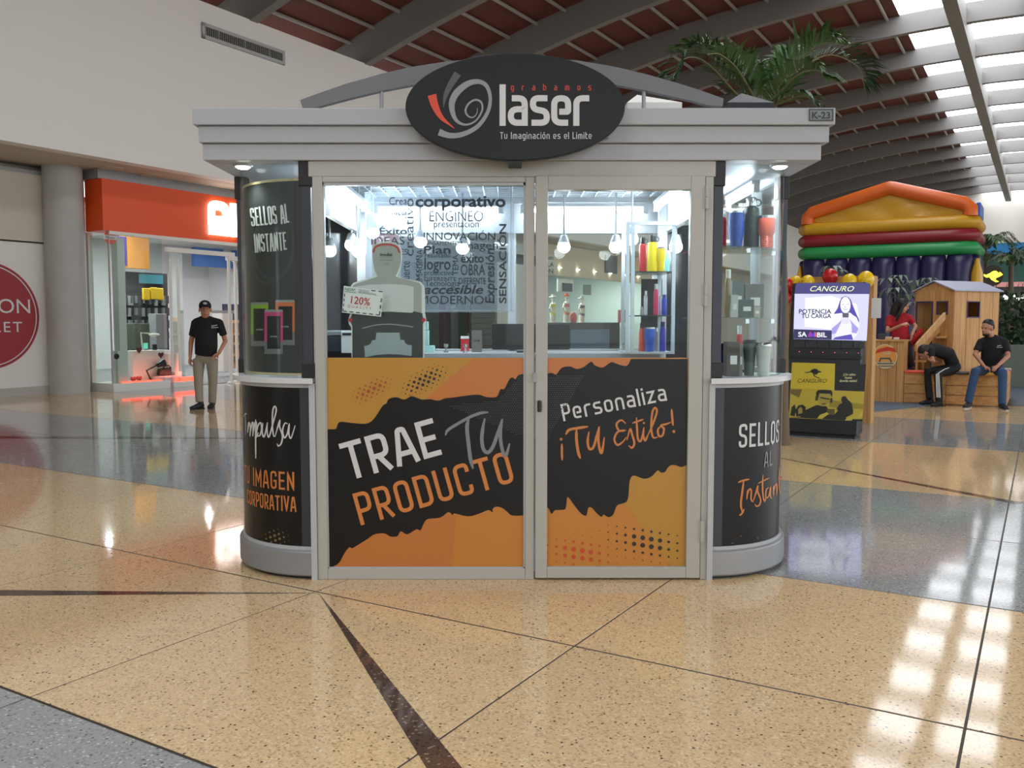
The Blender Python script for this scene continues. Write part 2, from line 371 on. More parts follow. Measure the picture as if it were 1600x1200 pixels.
# blue-grey rubber mat of the play area
MATB = mat('rubber_mat', (86, 98, 110), .8, var=.06, scale=12)
tag(mk('rubber_mat', MB().prism([gnd(1236, 653, .001), gnd(1350, 645, .001), gnd(1464, 633, .001), ab(17.6, -1.5, .001), ab(17.6, .0, .001), ab(23, .3, .001), ab(23, -5.9, .001)], Z * .012), MATB), 'blue-grey rubber mat on the floor around the wooden play fence', 'mat')
# ------------------------------------------------------------------ walls
BW = -15.5; SZ = 4.58
struct(mk('wall_left', MB().obox(ab(-18, BW - .3, SZ), A * 91, B * .3, Z * 3.64), WALLW))
struct(mk('trim_1', MB().obox(ab(-18, BW - 3, SZ), A * 91, B * 2.7, Z * .05), SOFF))
wl = mk('wall_left_lower', MB().obox(ab(-18, -18.0, 0), A * 29.35, B * .3, Z * SZ).obox(ab(43.5, -17.3, 0), A * 30, B * .3, Z * SZ), mat('wall_beige', (186, 178, 162), .7, var=.03)); struct(wl)
struct(mk('wall_back_light_block', MB().obox(ab(-19, -16, 0), A * .3, B * 27, Z * 11), WALLW))  # unseen wall added behind the camera to block light from that side
we = struct(mk('wall_end', MB().obox(ab(73, -16, 0), A * .3, B * 40, Z * 12.5), mat('wall_end_paint', (232, 228, 220), .7, var=.02, scale=.3)))
# air vent high on the white wall
p0, p1, p2, p3 = [atb(u, v, BW) for u, v in ((314, 32), (443, 83), (439, 103), (307, 54))]
vt = T('air_vent', 'long grey slotted air vent high on the white wall', 'vent', tuple(ab((p0.dot(A) + p1.dot(A)) / 2, BW, (p0.z + p2.z) / 2)))
a0, a1, z1, z0 = p0.dot(A), p1.dot(A), (p0.z + p1.z) / 2, (p2.z + p3.z) / 2
fr = MB()
for o, x, z in ((ab(a0, BW, z0), A * (a1 - a0), Z * .07), (ab(a0, BW, z1 - .07), A * (a1 - a0), Z * .07), (ab(a0, BW, z0), A * .07, Z * (z1 - z0)), (ab(a1 - .07, BW, z0), A * .07, Z * (z1 - z0))): fr.obox(o, x, B * .05, z)
mk('vent_frame', fr, LGREY, vt)
mk('vent_backing', MB().obox(ab(a0, BW, z0), A * (a1 - a0), B * .01, Z * (z1 - z0)), mat('vent_dark', (74, 74, 70), .8), vt)
ns = 40
for i in range(ns):
    a = a0 + .09 + (a1 - a0 - .18) * i / (ns - 1); mk('vent_slat', MB().obox(ab(a, BW + .008, z0 + .05), A * .03, B * .03, Z * (z1 - z0 - .1)), GREYM if i % 13 == 6 else mat('slat_grey', (112, 112, 106), .6), vt)
for u, v, lab in ((175, 264, 'round flush speaker in the soffit nearest the grey column'), (236, 275, 'round flush speaker in the soffit above the orange shop sign')):
    p = gnd(u, v, SZ - .02)
    tag(mk('soffit_speaker', MB().lathe([(.2, 0), (.22, .01), (.22, .02)], (p.x, p.y, SZ - .02), 18), SOFF), lab, 'speaker')
# ------------------------------------------------------------------ vaulted roof
ce = struct(E('ceiling', tuple(ab(20, -2, 10))))
hb = lambda b: 10.35 - 2.15 * ((b + 2.2) / 13.3) ** 2
tb = lambda b: hb(b) + .54 + .3 * min(1, max(0, (-4 - b) / 8))
ARCH = mat('arch_paint', (122, 120, 118), .6, var=.04, scale=1.5); REDP = mat('roof_red', (100, 50, 42), .7, var=.12, scale=1.2); PUR = mat('purlin_paint', (150, 146, 140), .5, var=.04)
SKY = em('skylight_glazing', (247, 250, 255), SKYLIGHT)
da = 3.92; A0 = 18.3; ks = range(-8, 14)
bs = [-19 + i * 30.5 / 32 for i in range(33)]
am = MB(); n = len(bs)
prof = [B * b + Z * hb(b) for b in bs] + [B * b + Z * (tb(b) + .04) for b in reversed(bs)]
am.prism(prof, A * .24)
arch = mk('roof_arch', am, ARCH, ce)
pm = MB().tube([A * .12, A * (da + .12)], .05, 8); pur0 = None
bl = [-16.8, -16.0, -15.2, -14.35, -13.45, -12.55, -11.65, -10.75, -9.85, -8.95, -8.05, -7.15, -6.25, -5.35, -4.5]
SK0, SK1 = -4.15, -.75
def strip(b0, b1, zo, nseg):
    q = MB(); t = [b0 + (b1 - b0) * i / nseg for i in range(nseg + 1)]
    pr = [B * b + Z * (tb(b) + zo) for b in t] + [B * b + Z * (tb(b) + zo + .06) for b in reversed(t)]
    return q.prism(pr, A * da)
proto = {}
for k in ks:
    o = A * (A0 + da * k)
    a = arch if k == ks[0] else share(arch); a.location = o
    for nm, mbf, m in (('roof_panel', lambda: strip(-19, SK0, 0, 16), REDP), ('skylight_pane', lambda: strip(SK0, SK1, .03, 4), SKY), ('roof_panel.right', lambda: strip(SK1, 11.5, 0, 12), REDP)):
        if nm not in proto: p = proto[nm] = mk(nm.split('.')[0], mbf(), m, ce)
        else: p = share(proto[nm])
        p.location = o + A * .12
    for b in bl + [-.4, .5, 1.4]:
        if 'pu' not in proto: p = proto['pu'] = mk('purlin', pm, PUR, ce, smooth=True)
        else: p = share(proto['pu'])
        p.location = o + B * b + Z * (tb(b) - .06)
for o in ce.children: o.matrix_parent_inverse = Matrix.Translation(-V(ce.location))
mk('ridge_beam', MB().obox(ab(-13, -2.65, 10.0), A * 85.5, B * .36, Z * .75), mat('ridge_paint', (128, 126, 122), .6, var=.03), ce)
# ------------------------------------------------------------------ outlet hoarding, column
HB = -17.38
def wallbox(u0, v0, u1, v1, b, d, zz=None):
    p, q = atb(u0, v0, b), atb(u1, v1, b); zl = min(p.z, q.z) if zz is None else zz[0]; zh = max(p.z, q.z) if zz is None else zz[1]
    return MB().obox(ab(p.dot(A), b, zl), A * (q.dot(A) - p.dot(A)), B * d, Z * (zh - zl))
ho = T('shop_hoarding', 'white boarded shopfront carrying a big dark red round sign', 'hoarding', tuple(ab(9.5, HB, 0)))
ae = atb(86, 600, HB).dot(A)
zs = atb(79, 380, HB).z; zt = atb(78, 277, HB).z
mk('lower_panel', MB().obox(ab(5.2, HB - .06, .16), A * (ae - 5.2), B * .06, Z * (zs - .19)), mat('hoarding_white', (222, 218, 212), .6, var=.02), ho)
mk('upper_panel', MB().obox(ab(5.2, HB - .04, zs), A * (ae - .12 - 5.2), B * .08, Z * (zt - zs)), mat('hoarding_beige', (196, 188, 176), .6, var=.02), ho)
mk('base_board', MB().obox(ab(5.2, HB - .04, 0), A * (ae + .1 - 5.2), B * .12, Z * .16), ALU, ho)
mk('side_post', MB().obox(ab(ae, HB - .1, 0), A * .12, B * .14, Z * zs), LGREY, ho)
mk('top_rail', MB().obox(ab(5.2, HB - .3, zt), A * (ae - 5.2), B * .34, Z * .08), GREYM, ho)
sc = atb(-22, 493, HB); sa, sz = sc.dot(A), sc.z
rr = atb(62, 493, HB).dot(A) - sa; rz = atb(-22, 410, HB).z - sz
wf = lambda d: (lambda x, y: ab(sa + x, HB + d, sz + y))
sr = (rr + rz) / 2
RD = mat('sign_red', (150, 32, 42), .5, var=.02)
mk('sign_disc', MB().prism([wf(0.002)(sr * math.cos(t * math.pi / 32), sr * math.sin(t * math.pi / 32)) for t in range(64)], B * .02), RD, ho)
c = [(sr * .94 * math.cos(t * math.pi / 40), sr * .94 * math.sin(t * math.pi / 40)) for t in range(80)]
letter('sign_ring', [ribbon(c, .02, True)], wf(.026), PRW, ho)
letter('lettering', text('FASHION', .4, 0, .05, al='CENTER', ws=1.06), wf(.026), PRW, ho)
letter('lettering', text('OUTLET', .29, 0, -.32, al='CENTER', sp=1.22, ws=1.1), wf(.026), PRW, ho)
CONC = mat('concrete', (176, 175, 170), .65, var=.1, scale=3, bump=.2)
cc = ata(108.5, 600, 10.85)
struct(mk('column', MB().lathe([(.375, 0), (.375, SZ)], (cc.x, cc.y, 0), 28), CONC, smooth=True))
# ------------------------------------------------------------------ orange shop
SB = -16.55; SA0, SA1 = 11.45, 21.0; SR = ata(139, 500, 11.45).dot(B); SF = atb(160, 320, SB).dot(A); SFR = ata(133, 320, SF).dot(B)
zo0 = atb(165, 360, SB).z; zo1 = SZ - .2
ORG = mat('sign_orange', (232, 84, 26), .45, var=.02)
sh = T('orange_shop_fascia', 'bright orange shop fascia with a glowing white logo', 'shop sign', tuple(ab(16, SB, zo0)))
mk('fascia_board', MB().obox(ab(SF, SFR, zo0), A * (SA1 - SF), B * (SB - SFR), Z * (zo1 - zo0)), ORG, sh)
mk('cap_rail', MB().obox(ab(SF - .05, SFR - .1, zo1), A * (SA1 - SF), B * (SB - SFR + .05), Z * .2), GREYM, sh)
mk('lower_rail', MB().obox(ab(SA0, SB - .1, zo0 - .07), A * (SA1 - SA0), B * .12, Z * .07), WHITE, sh)
p = atb(324, 311, SB); q = atb(378, 372, SB); LW = 1.05 * (q.dot(A) - p.dot(A)); lz = .14 + zo0; lh = .78; la0 = p.dot(A)
GLOW = em('logo_glow', (255, 246, 236), 5)
def lf(x, y): return ab(la0 + x, SB + .002, lz + y)
w = lh * 1.0
mg = [fillet([(0, 0, 0), (.0, lh, .2), (w * .74, lh, .25), (w * .74, 0, 0), (w * .54, 0, 0), (w * .54, lh * .74, .08), (w * .2, lh * .74, .03), (w * .2, 0, 0)], .1, True),
      [(w * .28, 0), (w * .28, lh * .56), (w * .46, lh * .56), (w * .46, 0)], [(w * .82, 0), (w * .82, lh), (w * 1.02, lh), (w * 1.02, 0)]]
for g in mg: mk('logo', MB().prism([lf(x, y) for x, y in g], B * .07), GLOW, sh)
# shell of the shop
SHW = mat('shop_white', (216, 218, 218), .6, var=.02); SHF = mat('shop_floor', (120, 124, 126), .25, var=.06)
ss = MB()
ss.obox(ab(SA0 - .1, -25, 0), A * .1, B * (25 + SR - .02), Z * SZ).obox(ab(SA0, -25, 0), A * (SA1 - SA0), B * .1, Z * 4.4).obox(ab(SA1, -25, 0), A * .1, B * (25 + SB), Z * SZ)
struct(mk('wall_shop', ss, SHW)); struct(mk('ceiling_shop', MB().obox(ab(SA0, -25, 4.0), A * (SA1 - SA0), B * (24 + SB), Z * .1), WHITE))
struct(mk('floor_shop', MB().obox(ab(SA0, -25, 0), A * (SA1 - SA0), B * (24.8 + SB), Z * .012), SHF))
d0 = atb(266, 570, SB).dot(A)
wn = struct(E('window_1', tuple(ab(13, SB, 0))))
mk('pane', MB().obox(ab(SA0 + .1, SB - .06, .17), A * (d0 - SA0 - .2), B * .012, Z * (zo0 - .24)), GLB, wn)
mk('pane', MB().obox(ab(SA0 + .02, SR + .06, .17), A * .012, B * (SB - SR - .1), Z * (zo0 - .24)), GLB, wn)
mk('window_frame', MB().obox(ab(SA0, SB - .06, 0), A * .02, B * .04, Z * zo0), LGREY, wn)
mk('window_frame', MB().obox(ab(SA0 - .02, SR, 0), A * .1, B * .08, Z * zo0), WHITE, wn)
mk('window_sill', MB().obox(ab(SA0 - .02, SR, 0), A * (d0 - SA0), B * (SB - SR + .02), Z * .17), WHITE, wn)
# open glass door leaf with long pulls
gd = struct(E('door_1', tuple(ab(d0 + .8, SB - .3, 0))))
mk('pane', MB().obox(ab(d0 + .1, SB - .1, .06), A * .95 - B * .75, A * .012 + B * .012, Z * (zo0 - .3)), GLB, gd)
for x in (0, .14): mk('door_handle', MB().tube([ab(d0 + .05 + x * 1.6, SB + .02 - x * .3, .35), ab(d0 + .05 + x * 1.6, SB + .02 - x * .3, zo0 - .45)], .03, 8), WHITE, gd, smooth=True)
mk('door_rail', MB().obox(ab(d0, SB - .08, zo0 - .33), A * 1.9, B * .08, Z * .1), WHITE, gd)
def inb(u0, v0, u1, v1, b, d=.1): return wallbox(u0, v0, u1, v1, b, d)
# round no-entry style decal on the glass
p = atb(172, 371, SB - .04)
dc = T('window_decal', 'small red and white round sticker on the shop window', 'sticker', tuple(p))
df = lambda dd: (lambda x, y: p + A * x + Z * y + B * dd)
plate('decal_disc', disc(0, 0, .14, 24)[0], df(.0), PRR, dc); plate('decal_band', [(-.15, -.045), (.15, -.045), (.15, .045), (-.15, .045)], df(.004), PRW, dc)
letter('lettering', text('Rebajas', .075, 0, -.025, al='CENTER'), df(.008), PRK, dc)
# window display inside
ST = T('display_plinth', 'stepped white display plinth with black hearts in the shop window', 'plinth', tuple(ab(12.8, -17.4, .17)))
mk('tall_block', inb(187, 548, 247, 598, SB - 1.05, .45), WHITE, ST); mk('middle_block', inb(240, 552, 262, 600, SB - .9, .5), WHITE, ST); mk('low_block', inb(238, 588, 274, 603, SB - .35, .2), LGREY, ST); mk('end_block', inb(173, 372, 190, 548, SB - .34, .2), WHITE, ST); mk('end_block', inb(174, 548, 192, 606, SB - .3, .2), WHITE, ST)
HT = [(0, -.09), (-.085, .01), (-.08, .06), (-.045, .08), (0, .05), (.045, .08), (.08, .06), (.085, .01)]
for u, v, b in ((217, 547, -.58), (251, 555, -.38), (208, 593, -.2), (217, 592, -.2)):
    q = atb(u, v, SB + b); mk('heart', MB().prism([q + A * x * .8 + Z * y * .8 for x, y in HT], B * .015), mat('heart_dark', (88, 26, 30), .5), ST)
q = atb(182, 557, SB - .08); mk('round_hole', MB().prism([q + A * .06 * math.cos(t) + Z * .06 * math.sin(t) for t in [i * math.pi / 8 for i in range(16)]], B * .01), BLACK, ST)
LED = em('led_red', (255, 70, 50), 4)
ld = T('led_strip', 'red glowing LED strip along the shop window base', 'light strip', tuple(ab(13, SB - .02, .19)))
for i in range(60):
    a = SA0 + .2 + (d0 - SA0 - .45) * i / 59
    o = mk('led', MB().obox(ab(a, SB - .02, .172), A * .025, B * .02, Z * .03), LED, ld) if i == 0 else share(l0)
    if i == 0: l0 = o
    else: o.location = A * (a - SA0 - .2)
for o in ld.children: o.matrix_parent_inverse = Matrix.Translation(-V(ld.location))
mk('led_bar', inb(268, 590, 304, 597, SB - .25, .1), LED, ld)
mk('led_carrier', inb(262, 597, 306, 606, SB - .22, .2), WHITE, ld)
L1 = bpy.data.lights.new('led_glow', 'AREA'); L1.energy = 7; L1.color = (1, .16, .1); L1.shape = 'RECTANGLE'; L1.size = 2.2; L1.size_y = .1
lo = bpy.data.objects.new('led_glow', L1); C.objects.link(lo); lo.location = ab(12.8, SB - .14, .3); lo.rotation_euler = (R(-75), 0, ANG - R(90))
# gadget wall
gw = T('gadget_wall', 'dark pegboard wall hung with small packaged gadgets in the shop', 'display wall', tuple(ab(13.2, -20, 0)))
GB = -19.6
mk('back_board', inb(188, 424, 262, 575, GB, .08), mat('peg_dark', (40, 44, 48), .6), gw)
gp = MB(); cols = []
rnd = random.Random(4)
for r in range(5):
    v = 462 + r * 19
    for i in range(15):
        u = 186 + i * 5.2 + rnd.random() * 2
        if u > 256: continue
        q = atb(u, v, GB + .09); s = .1 + rnd.random() * .05
        o = mk('gadget_pack', MB().obox(q, A * s, B * .05, Z * -(.16 + rnd.random() * .1)), mat('pack_%d' % (i % 4), [(120, 126, 130), (56, 60, 66), (150, 160, 158), (30, 32, 36)][i % 4], .5), gw)
for i, (u, v) in enumerate(((226, 450), (238, 449), (247, 450))):
    o = tag(mk('yellow_bag', inb(u - 5, v, u + 6, v + 19, GB + .2, .08), mat('yellow_pack', (222, 186, 30), .5), bev=.02), ['leftmost of the three yellow packs on the dark gadget wall', 'middle one of the three yellow packs on the dark gadget wall', 'rightmost of the three yellow packs on the dark gadget wall'][i], 'bag', 'yellow packs on the gadget wall')
mk('header_picture', inb(216, 428, 254, 444, GB + .09, .02), mat('header_cyan', (64, 140, 160), .5), gw)
for u0, v0, u1, v1, b, cc_, nm, lab in ((186, 366, 228, 421, -19.5, (216, 150, 66), 'orange_lightbox', 'orange and purple picture box hung in the shop window'), (299, 386, 366, 420, -23.5, (70, 116, 186), 'blue_lightbox', 'blue picture box on the shop back wall')):
    t = T(nm, lab, 'picture', tuple(atb((u0 + u1) / 2, v1, b)))
    mk('box', inb(u0, v0, u1, v1, b, .15), mat(nm, cc_, .5), t)
    if nm[0] == 'o': mk('purple_field', inb(u0, v0 + 3, u0 + 12, v1 - 6, b + .15, .01), mat('purple_print', (70, 60, 150), .5), t)
    else: mk('white_field', inb(u0 + 50, v0 + 4, u0 + 62, v1 - 20, b + .15, .01), LGREY, t)
tag(mk('grey_crate', inb(190, 505, 214, 545, -18.6, .5), mat('crate_green', (96, 100, 88), .7), bev=.02), 'grey-green box behind the white plinth in the shop', 'box')
tag(mk('tower_speaker', inb(231, 490, 250, 545, -18.9, .3), mat('silver_grey', (150, 152, 154), .4), bev=.02), 'tall silver-grey device standing behind the white plinth', 'device')
# lamps, laptop, boxes on the plinth
dl = T('desk_lamp', 'white desk lamp with round head on the white plinth', 'lamp', tuple(atb(221, 546, SB - .7)))
g = lambda u, v, b: atb(u, v, SB + b)
mk('lamp_arm', MB().tube([g(223, 546, -.75), g(220, 520, -.75), g(233, 521, -.75)], .018, 6), WHITE, dl); mk('lamp_head', MB().ell(g(241, 523, -.75), (.12, .12, .04)), WHITE, dl, smooth=True)
bl_ = T('desk_lamp', 'black jointed desk lamp standing on the low step by the window', 'lamp', tuple(g(236, 595, -.25)))
mk('lamp_arm', MB().tube([g(236, 594, -.25), g(229, 579, -.25), g(246, 570, -.25)], .022, 6), BLACK, bl_); mk('lamp_head', MB().tube([g(246, 571, -.25), g(256, 566, -.25)], [.05, .09], 10), BLACK, bl_); mk('lamp_base', MB().lathe([(.1, 0), (.1, .02), (.03, .04)], g(236, 596, -.25), 14), BLACK, bl_)
lp = T('laptop_bag', 'black laptop bag lying on the low grey step', 'bag', tuple(g(262, 588, -.3)))
mk('bag_body', MB().prism([g(249, 587, -.3), g(275, 587, -.3), g(271, 574, -.3), (g(251, 576, -.3))], B * -.12), BLACK, lp, bev=.02); mk('bag_strap', MB().tube([g(254, 576, -.3), g(257, 572, -.3), g(264, 571, -.3), g(267, 575, -.3)], .014, 6), BLACK, lp)
tag(mk('phone_box', inb(224, 536, 229, 545, SB - .9, .05), em('phone_screen', (120, 230, 200), .9)), 'small lit green phone box on the plinth', 'box')
tag(mk('power_bank', inb(238, 538, 243, 551, SB - .85, .06), BLACK), 'small black power bank standing upright on the plinth', 'device')
# anti-theft gates by the shop door
for i, u in enumerate((361, 371)):
    q = atb(u, 588, SB + .05 - i * .25)
    t = T('security_gate', ['white tubular security gate post nearest the window', 'white tubular security gate post next to the kiosk edge'][i], 'gate', (q.x, q.y, 0))
    mk('gate_post', MB().tube([V((q.x, q.y, 0)), V((q.x, q.y, 2.95))], .04, 8), WHITE, t, smooth=True)
    mk('gate_top', MB().obox(V((q.x, q.y, 2.9)) - A * .05 - B * .05, A * .9, B * .1, Z * .1), WHITE, t)
    mk('gate_foot', MB().lathe([(.09, 0), (.09, .03), (.05, .05)], (q.x, q.y, 0), 12), WHITE, t)
t = T('product_shelf', 'pale wooden shelf unit inside the orange shop', 'shelf', tuple(atb(363, 570, -19)))
for v in (502, 520, 535, 552, 568): mk('shelf_board', inb(354, v, 395, v + 3, -19, .5), PINE, t)
mk('side_panel', inb(375, 496, 379, 575, -19, .52), PINE, t); mk('back_panel', inb(354, 500, 395, 573, -19.03, .02), mat('shelf_back', (190, 160, 110), .6), t)
tag(mk('wall_screen', inb(347, 475, 395, 530, -20, .06), mat('screen_dark', (30, 30, 60), .3)), 'dark blue screen on the shop wall behind the security gates', 'screen')
t = T('air_purifier', 'white floor standing air purifier behind the walking man', 'appliance', tuple(atb(341, 580, -18.6)))
mk('body', inb(331, 488, 350, 580, -18.8, .4), WHITE, t, bev=.03); mk('cap', inb(331, 485, 350, 490, -18.8, .4), GREYM, t)
for i, (a, b) in enumerate(((13, -19), (13, -22), (16, -19), (16, -22), (19, -19), (19, -22))):
    t = T('shop_downlight', 'round white downlight in the shop ceiling, ' + ['nearest the window corner', 'behind the window corner at the rear', 'above the shop door', 'behind the shop door at the rear', 'farthest along the front', 'farthest along the rear'][i], 'ceiling light', tuple(ab(a, b, 3.97)), group='downlights in the orange shop')
    mk('lamp_disc', MB().lathe([(.12, 0), (.12, .02)], ab(a, b, 3.97), 14), LAMP, t); mk('lamp_rim', MB().lathe([(.16, .01), (.16, .03)], ab(a, b, 3.97), 14), WHITE, t)
# ================================================================== KIOSK
YF = 4.9; YB = 6.65; ZT = 2.33; HW = 1.1
fz = lambda d: (lambda u, v: at(u, v, YF - d))
k = T('kiosk', 'white glazed kiosk with tall graphic panels in the middle of the mall', 'kiosk', (0, 5.75, 0))
t0 = [(4.88, 1.682, 2.33, 2.42), (4.857, 1.705, 2.42, 2.51), (4.833, 1.728, 2.51, 2.6)]
y, hw, z0, z1 = t0[0]
YBK = 2 * 5.775 - y
mk('fascia_tier', MB().bb(-hw, y, z0, hw, 5.0, z1 - .002).bb(-hw, YBK - .12, z0, hw, YBK, z1 - .002).bb(-hw, 5.0, z0, -HW, YBK - .12, z1 - .002).bb(HW, 5.0, z0, hw, YBK - .12, z1 - .002), KWHITE, k, bev=.004)
for y, hw, z0, z1 in t0[1:]:
    mk('fascia_tier', MB().bb(.01 - hw, y, z0, .01 + hw, 11.55 - y, z1 - .002), KWHITE, k, bev=.004)
ROOFD = mat('deck_dark', (14, 15, 18), .7)
mk('roof_deck', MB().bb(-HW, 5.0, 2.412, HW, 6.67, 2.418), ROOFD, k)
eg = MB(); n = 0
GRD = mat('grid_white', (214, 222, 230), .4)
for i in range(22): eg.bb(-HW + i * .1, 5.0, 2.36, -HW + i * .1 + .005, 6.6, 2.372)
for i in range(17): eg.bb(-HW, 5.0 + i * .1, 2.36, HW, 5.005 + i * .1, 2.372)
stuff(mk('ceiling_grid', eg, GRD, k))
# hoods on the roof
for nm, x0, x1, zp, m in (('roof_hood', 1.29, 1.57, 2.92, mat('hood_dark', (32, 35, 40), .6)), ('roof_cover', .69, 1.02, 2.91, WHITE)):
    q = MB(); xm = x0 + (x1 - x0) * (.67 if x0 > 1 else .35); e = 2.765; y0, y1 = 5.4, 6.2
    q.add([(x0, y0, 2.598), (x1, y0, 2.598), (x1, y1, 2.598), (x0, y1, 2.598), (x0, y0, e), (x1, y0, e), (x1, y1, e), (x0, y1, e), (xm, 5.8, zp)],
          [(3, 2, 1, 0), (0, 1, 5, 4), (1, 2, 6, 5), (2, 3, 7, 6), (3, 0, 4, 7), (4, 5, 8), (5, 6, 8), (6, 7, 8), (7, 4, 8)]); mk(nm, q, m, k)
# facade frame
fr = MB(); y0, y1 = YF, YF + .06
for a in ((-1.115, 2.245, 1.115, ZT), (-1.095, 0, -1.04, 2.245), (.074, 0, .124, 2.245), (-1.04, 0, .074, .062), (-1.04, 2.215, .074, 2.245), (1.06, 0, 1.105, 2.245)): fr.bb(a[0], y0, a[1], a[2], y1, a[3])
mk('front_frame', fr, ALU, k, bev=.004)
bd = MB()
for a in ((-1.05, .062, -1.034, 2.215), (.064, .062, .08, 2.215), (-1.04, .058, .074, .068), (-1.04, 2.2, .074, 2.216)): bd.bb(a[0], YF + .012, a[1], a[2], YF + .05, a[3])
mk('glazing_bead', bd, LGREY, k)
mk('glass_pane', MB().bb(-1.045, YF + .03, 1.25, .075, YF + .038, 2.22), GLS, k)
mk('lower_panel', MB().bb(-1.04, YF + .024, .06, .074, YF + .04, 1.252), PRY, k)
# printed artwork on the left panel (coordinates of the print plane)
c7 = lambda x, y: (360 + x / 3.2, 560 + y / 3.2)
pf = lambda d: (lambda u, v: at(u, v, YF + .0235 - d))
pr = lambda name, pts, d, m, par, cf: plate(name, [cf(*p) for p in pts], pf(d), m, par)
art = E('panel_print', (0, YF + .02, .06), k)
pr('print_field', [(1215, 0), (1470, 0), (1470, 300), (960, 300), (985, 195)], .0008, PRO, art, c7)
pr('print_field', [(490, 800), (1150, 700), (1130, 800), (1105, 1050), (490, 1050)], .0008, PRO, art, c7)
pr('print_field', [(1150, 700), (1470, 700), (1470, 1050), (1105, 1050), (1130, 800)], .0008, PRO2, art, c7)
top = [(486, 355), (515, 354), (530, 350), (545, 318), (600, 322), (660, 327), (690, 323), (715, 305), (740, 270), (762, 236), (780, 225), (792, 203), (830, 194), (870, 206), (905, 189), (935, 198), (960, 206), (1000, 204), (1040, 211), (1075, 199), (1110, 196), (1180, 186), (1240, 181), (1275, 192), (1312, 195), (1335, 188), (1350, 154), (1370, 152), (1395, 104), (1412, 96), (1425, 104), (1440, 84), (1472, 76)]
bot = [(1472, 785), (1410, 786), (1385, 768), (1360, 748), (1330, 741), (1312, 752), (1310, 770), (1290, 758), (1245, 776), (1190, 790), (1120, 775), (1112, 785), (1090, 768), (1050, 796), (985, 804), (965, 830), (950, 860), (930, 854), (885, 880), (852, 864), (835, 889), (800, 891), (770, 875), (720, 880), (690, 900), (650, 925), (610, 949), (595, 944), (570, 975), (545, 1020), (515, 1040), (486, 1048)]
sm = lambda p: [tuple(q) for q in smooth(p, 3)]
pr('print_torn_band', sm(top) + sm(bot), .0016, BLK, art, c7)
dots = []; reds = []
rd = random.Random(2)
for i in range(-4, 18):
    for j in range(-4, 8):
        for hx, hy in ((0, 0), (.5, .5)):
            a, b = i + hx, j + hy
            x = 662 + a * 28.5 + b * 14.5; y = 180 - a * 15 + b * 29
            f1 = math.exp(-((abs(a - 1.5) / 3.2) ** 3 + (b / 1.25) ** 2)); f2 = math.exp(-((abs(a - 9.5) / 3.6) ** 3 + ((b - 2.5) / 1.35) ** 2))
            r = max(f1, f2) * 9.6 * (.75 if hx else 1)
            if r < .9 or y < 12 or x < 560 or y > 186 + 55 * max(0, (790 - x) / 100): continue
            (reds if f1 > f2 else dots).append(disc(*c7(x, y), r / 3.2, 8))
stuff(letter('print_dots', dots, pf(.0014), PRK, art)); stuff(letter('print_dots', reds, pf(.0014), mat('print_rust', (160, 70, 36), .35), art))
perf = []
for j in range(30):
    for i in range(38):
        x = 1050 + i * 11.4 + (j % 2) * 5.7; y = 90 + j * 9.9
        edge = 222 - max(0, (x - 1150)) * .1 - (max(0, x - 1335) * 1.0)
        if y < edge + 8 or x > 1464 or (y - 90) > 130 + (x - 1050) * .42: continue
        perf.append(disc(*c7(x, y), 1.05, 6))
stuff(letter('print_perforation', perf, pf(.0022), mat('perf_dark', (54, 54, 54), .35), art))
rot = .272
letter('lettering', techno('TRAE', 192 / 3.2, *c7(591, 612), ws=1.16, t=.135, gap=.075, rot=rot, down=True), pf(.003), PRW, art)
letter('lettering', techno('PRODUCTO', 166 / 3.2, *c7(650, 836), ws=1.03, t=.118, gap=.105, rot=rot, down=True), pf(.0024), mat('print_letter_orange', (200, 122, 58), .35, var=.01), art)
tu = [([(1075, 385), (1088, 358), (1140, 325), (1200, 292), (1252, 273), (1290, 269)], 15), ([(1192, 300), (1183, 345), (1190, 420), (1200, 500), (1213, 552)], 19), ([(1272, 300), (1262, 350), (1257, 405), (1266, 455), (1288, 470), (1313, 440), (1338, 370), (1358, 305)], 18), ([(1360, 303), (1350, 370), (1354, 430), (1367, 478), (1380, 480), (1396, 425)], 17)]
letter('lettering', [brush([c7(*p) for p in s], w / 3.2) for s, w in tu], pf(.0036), PRG, art)
# door
dr = E('door', (1.06, YF, 0), k)
f = MB()
for a in ((.13, .012, .197, 2.248), (.978, .012, 1.056, 2.248), (.197, .012, .978, .076), (.197, 2.172, .978, 2.248)): f.bb(a[0], YF - .015, a[1], a[2], YF + .045, a[3])
mk('door_frame', f, ALU, dr, bev=.004)
mk('glass_pane', MB().bb(.19, YF + .02, 1.25, .985, YF + .028, 2.18), GLS, dr)
mk('lower_panel', MB().bb(.19, YF + .01, .07, .985, YF + .026, 1.252), PRO2, dr)
for z in (2.13, 1.6, .28):
    mk('hinge', MB().tube([(1.062, YF - .02, z - .062), (1.062, YF - .02, z - .002)], .009, 8).tube([(1.062, YF - .02, z + .002), (1.062, YF - .02, z + .062)], .009, 8).bb(1.045, YF - .018, z - .06, 1.08, YF - .012, z + .06), ALU, dr)
mk('lock_plate', MB().tube([(.153, YF - .02, .955), (.153, YF - .02, 1.015)], (.012), 10).ell((.153, YF - .018, .985), (.013, .008, .034)), mat('lock_dark', (60, 56, 50), .4, metal=.6), dr)
mk('door_latch', MB().bb(.118, YF - .022, 1.12, .138, YF, 1.17), GREYM, dr)
c8 = lambda x, y: (800 + x / 3.076, 540 + y / 3.076)
pd = lambda d: (lambda u, v: at(u, v, YF + .0095 - d))
pq = lambda name, pts, d, m: plate(name, [c8(*p) for p in pts], pd(d), m, dr)
pq('print_field', [(560, 620), (836, 560), (836, 1060), (770, 1060), (540, 760)], .0008, PRY)
pq('print_field', [(168, 64), (572, 64), (572, 120), (168, 150)], .0008, PRO)
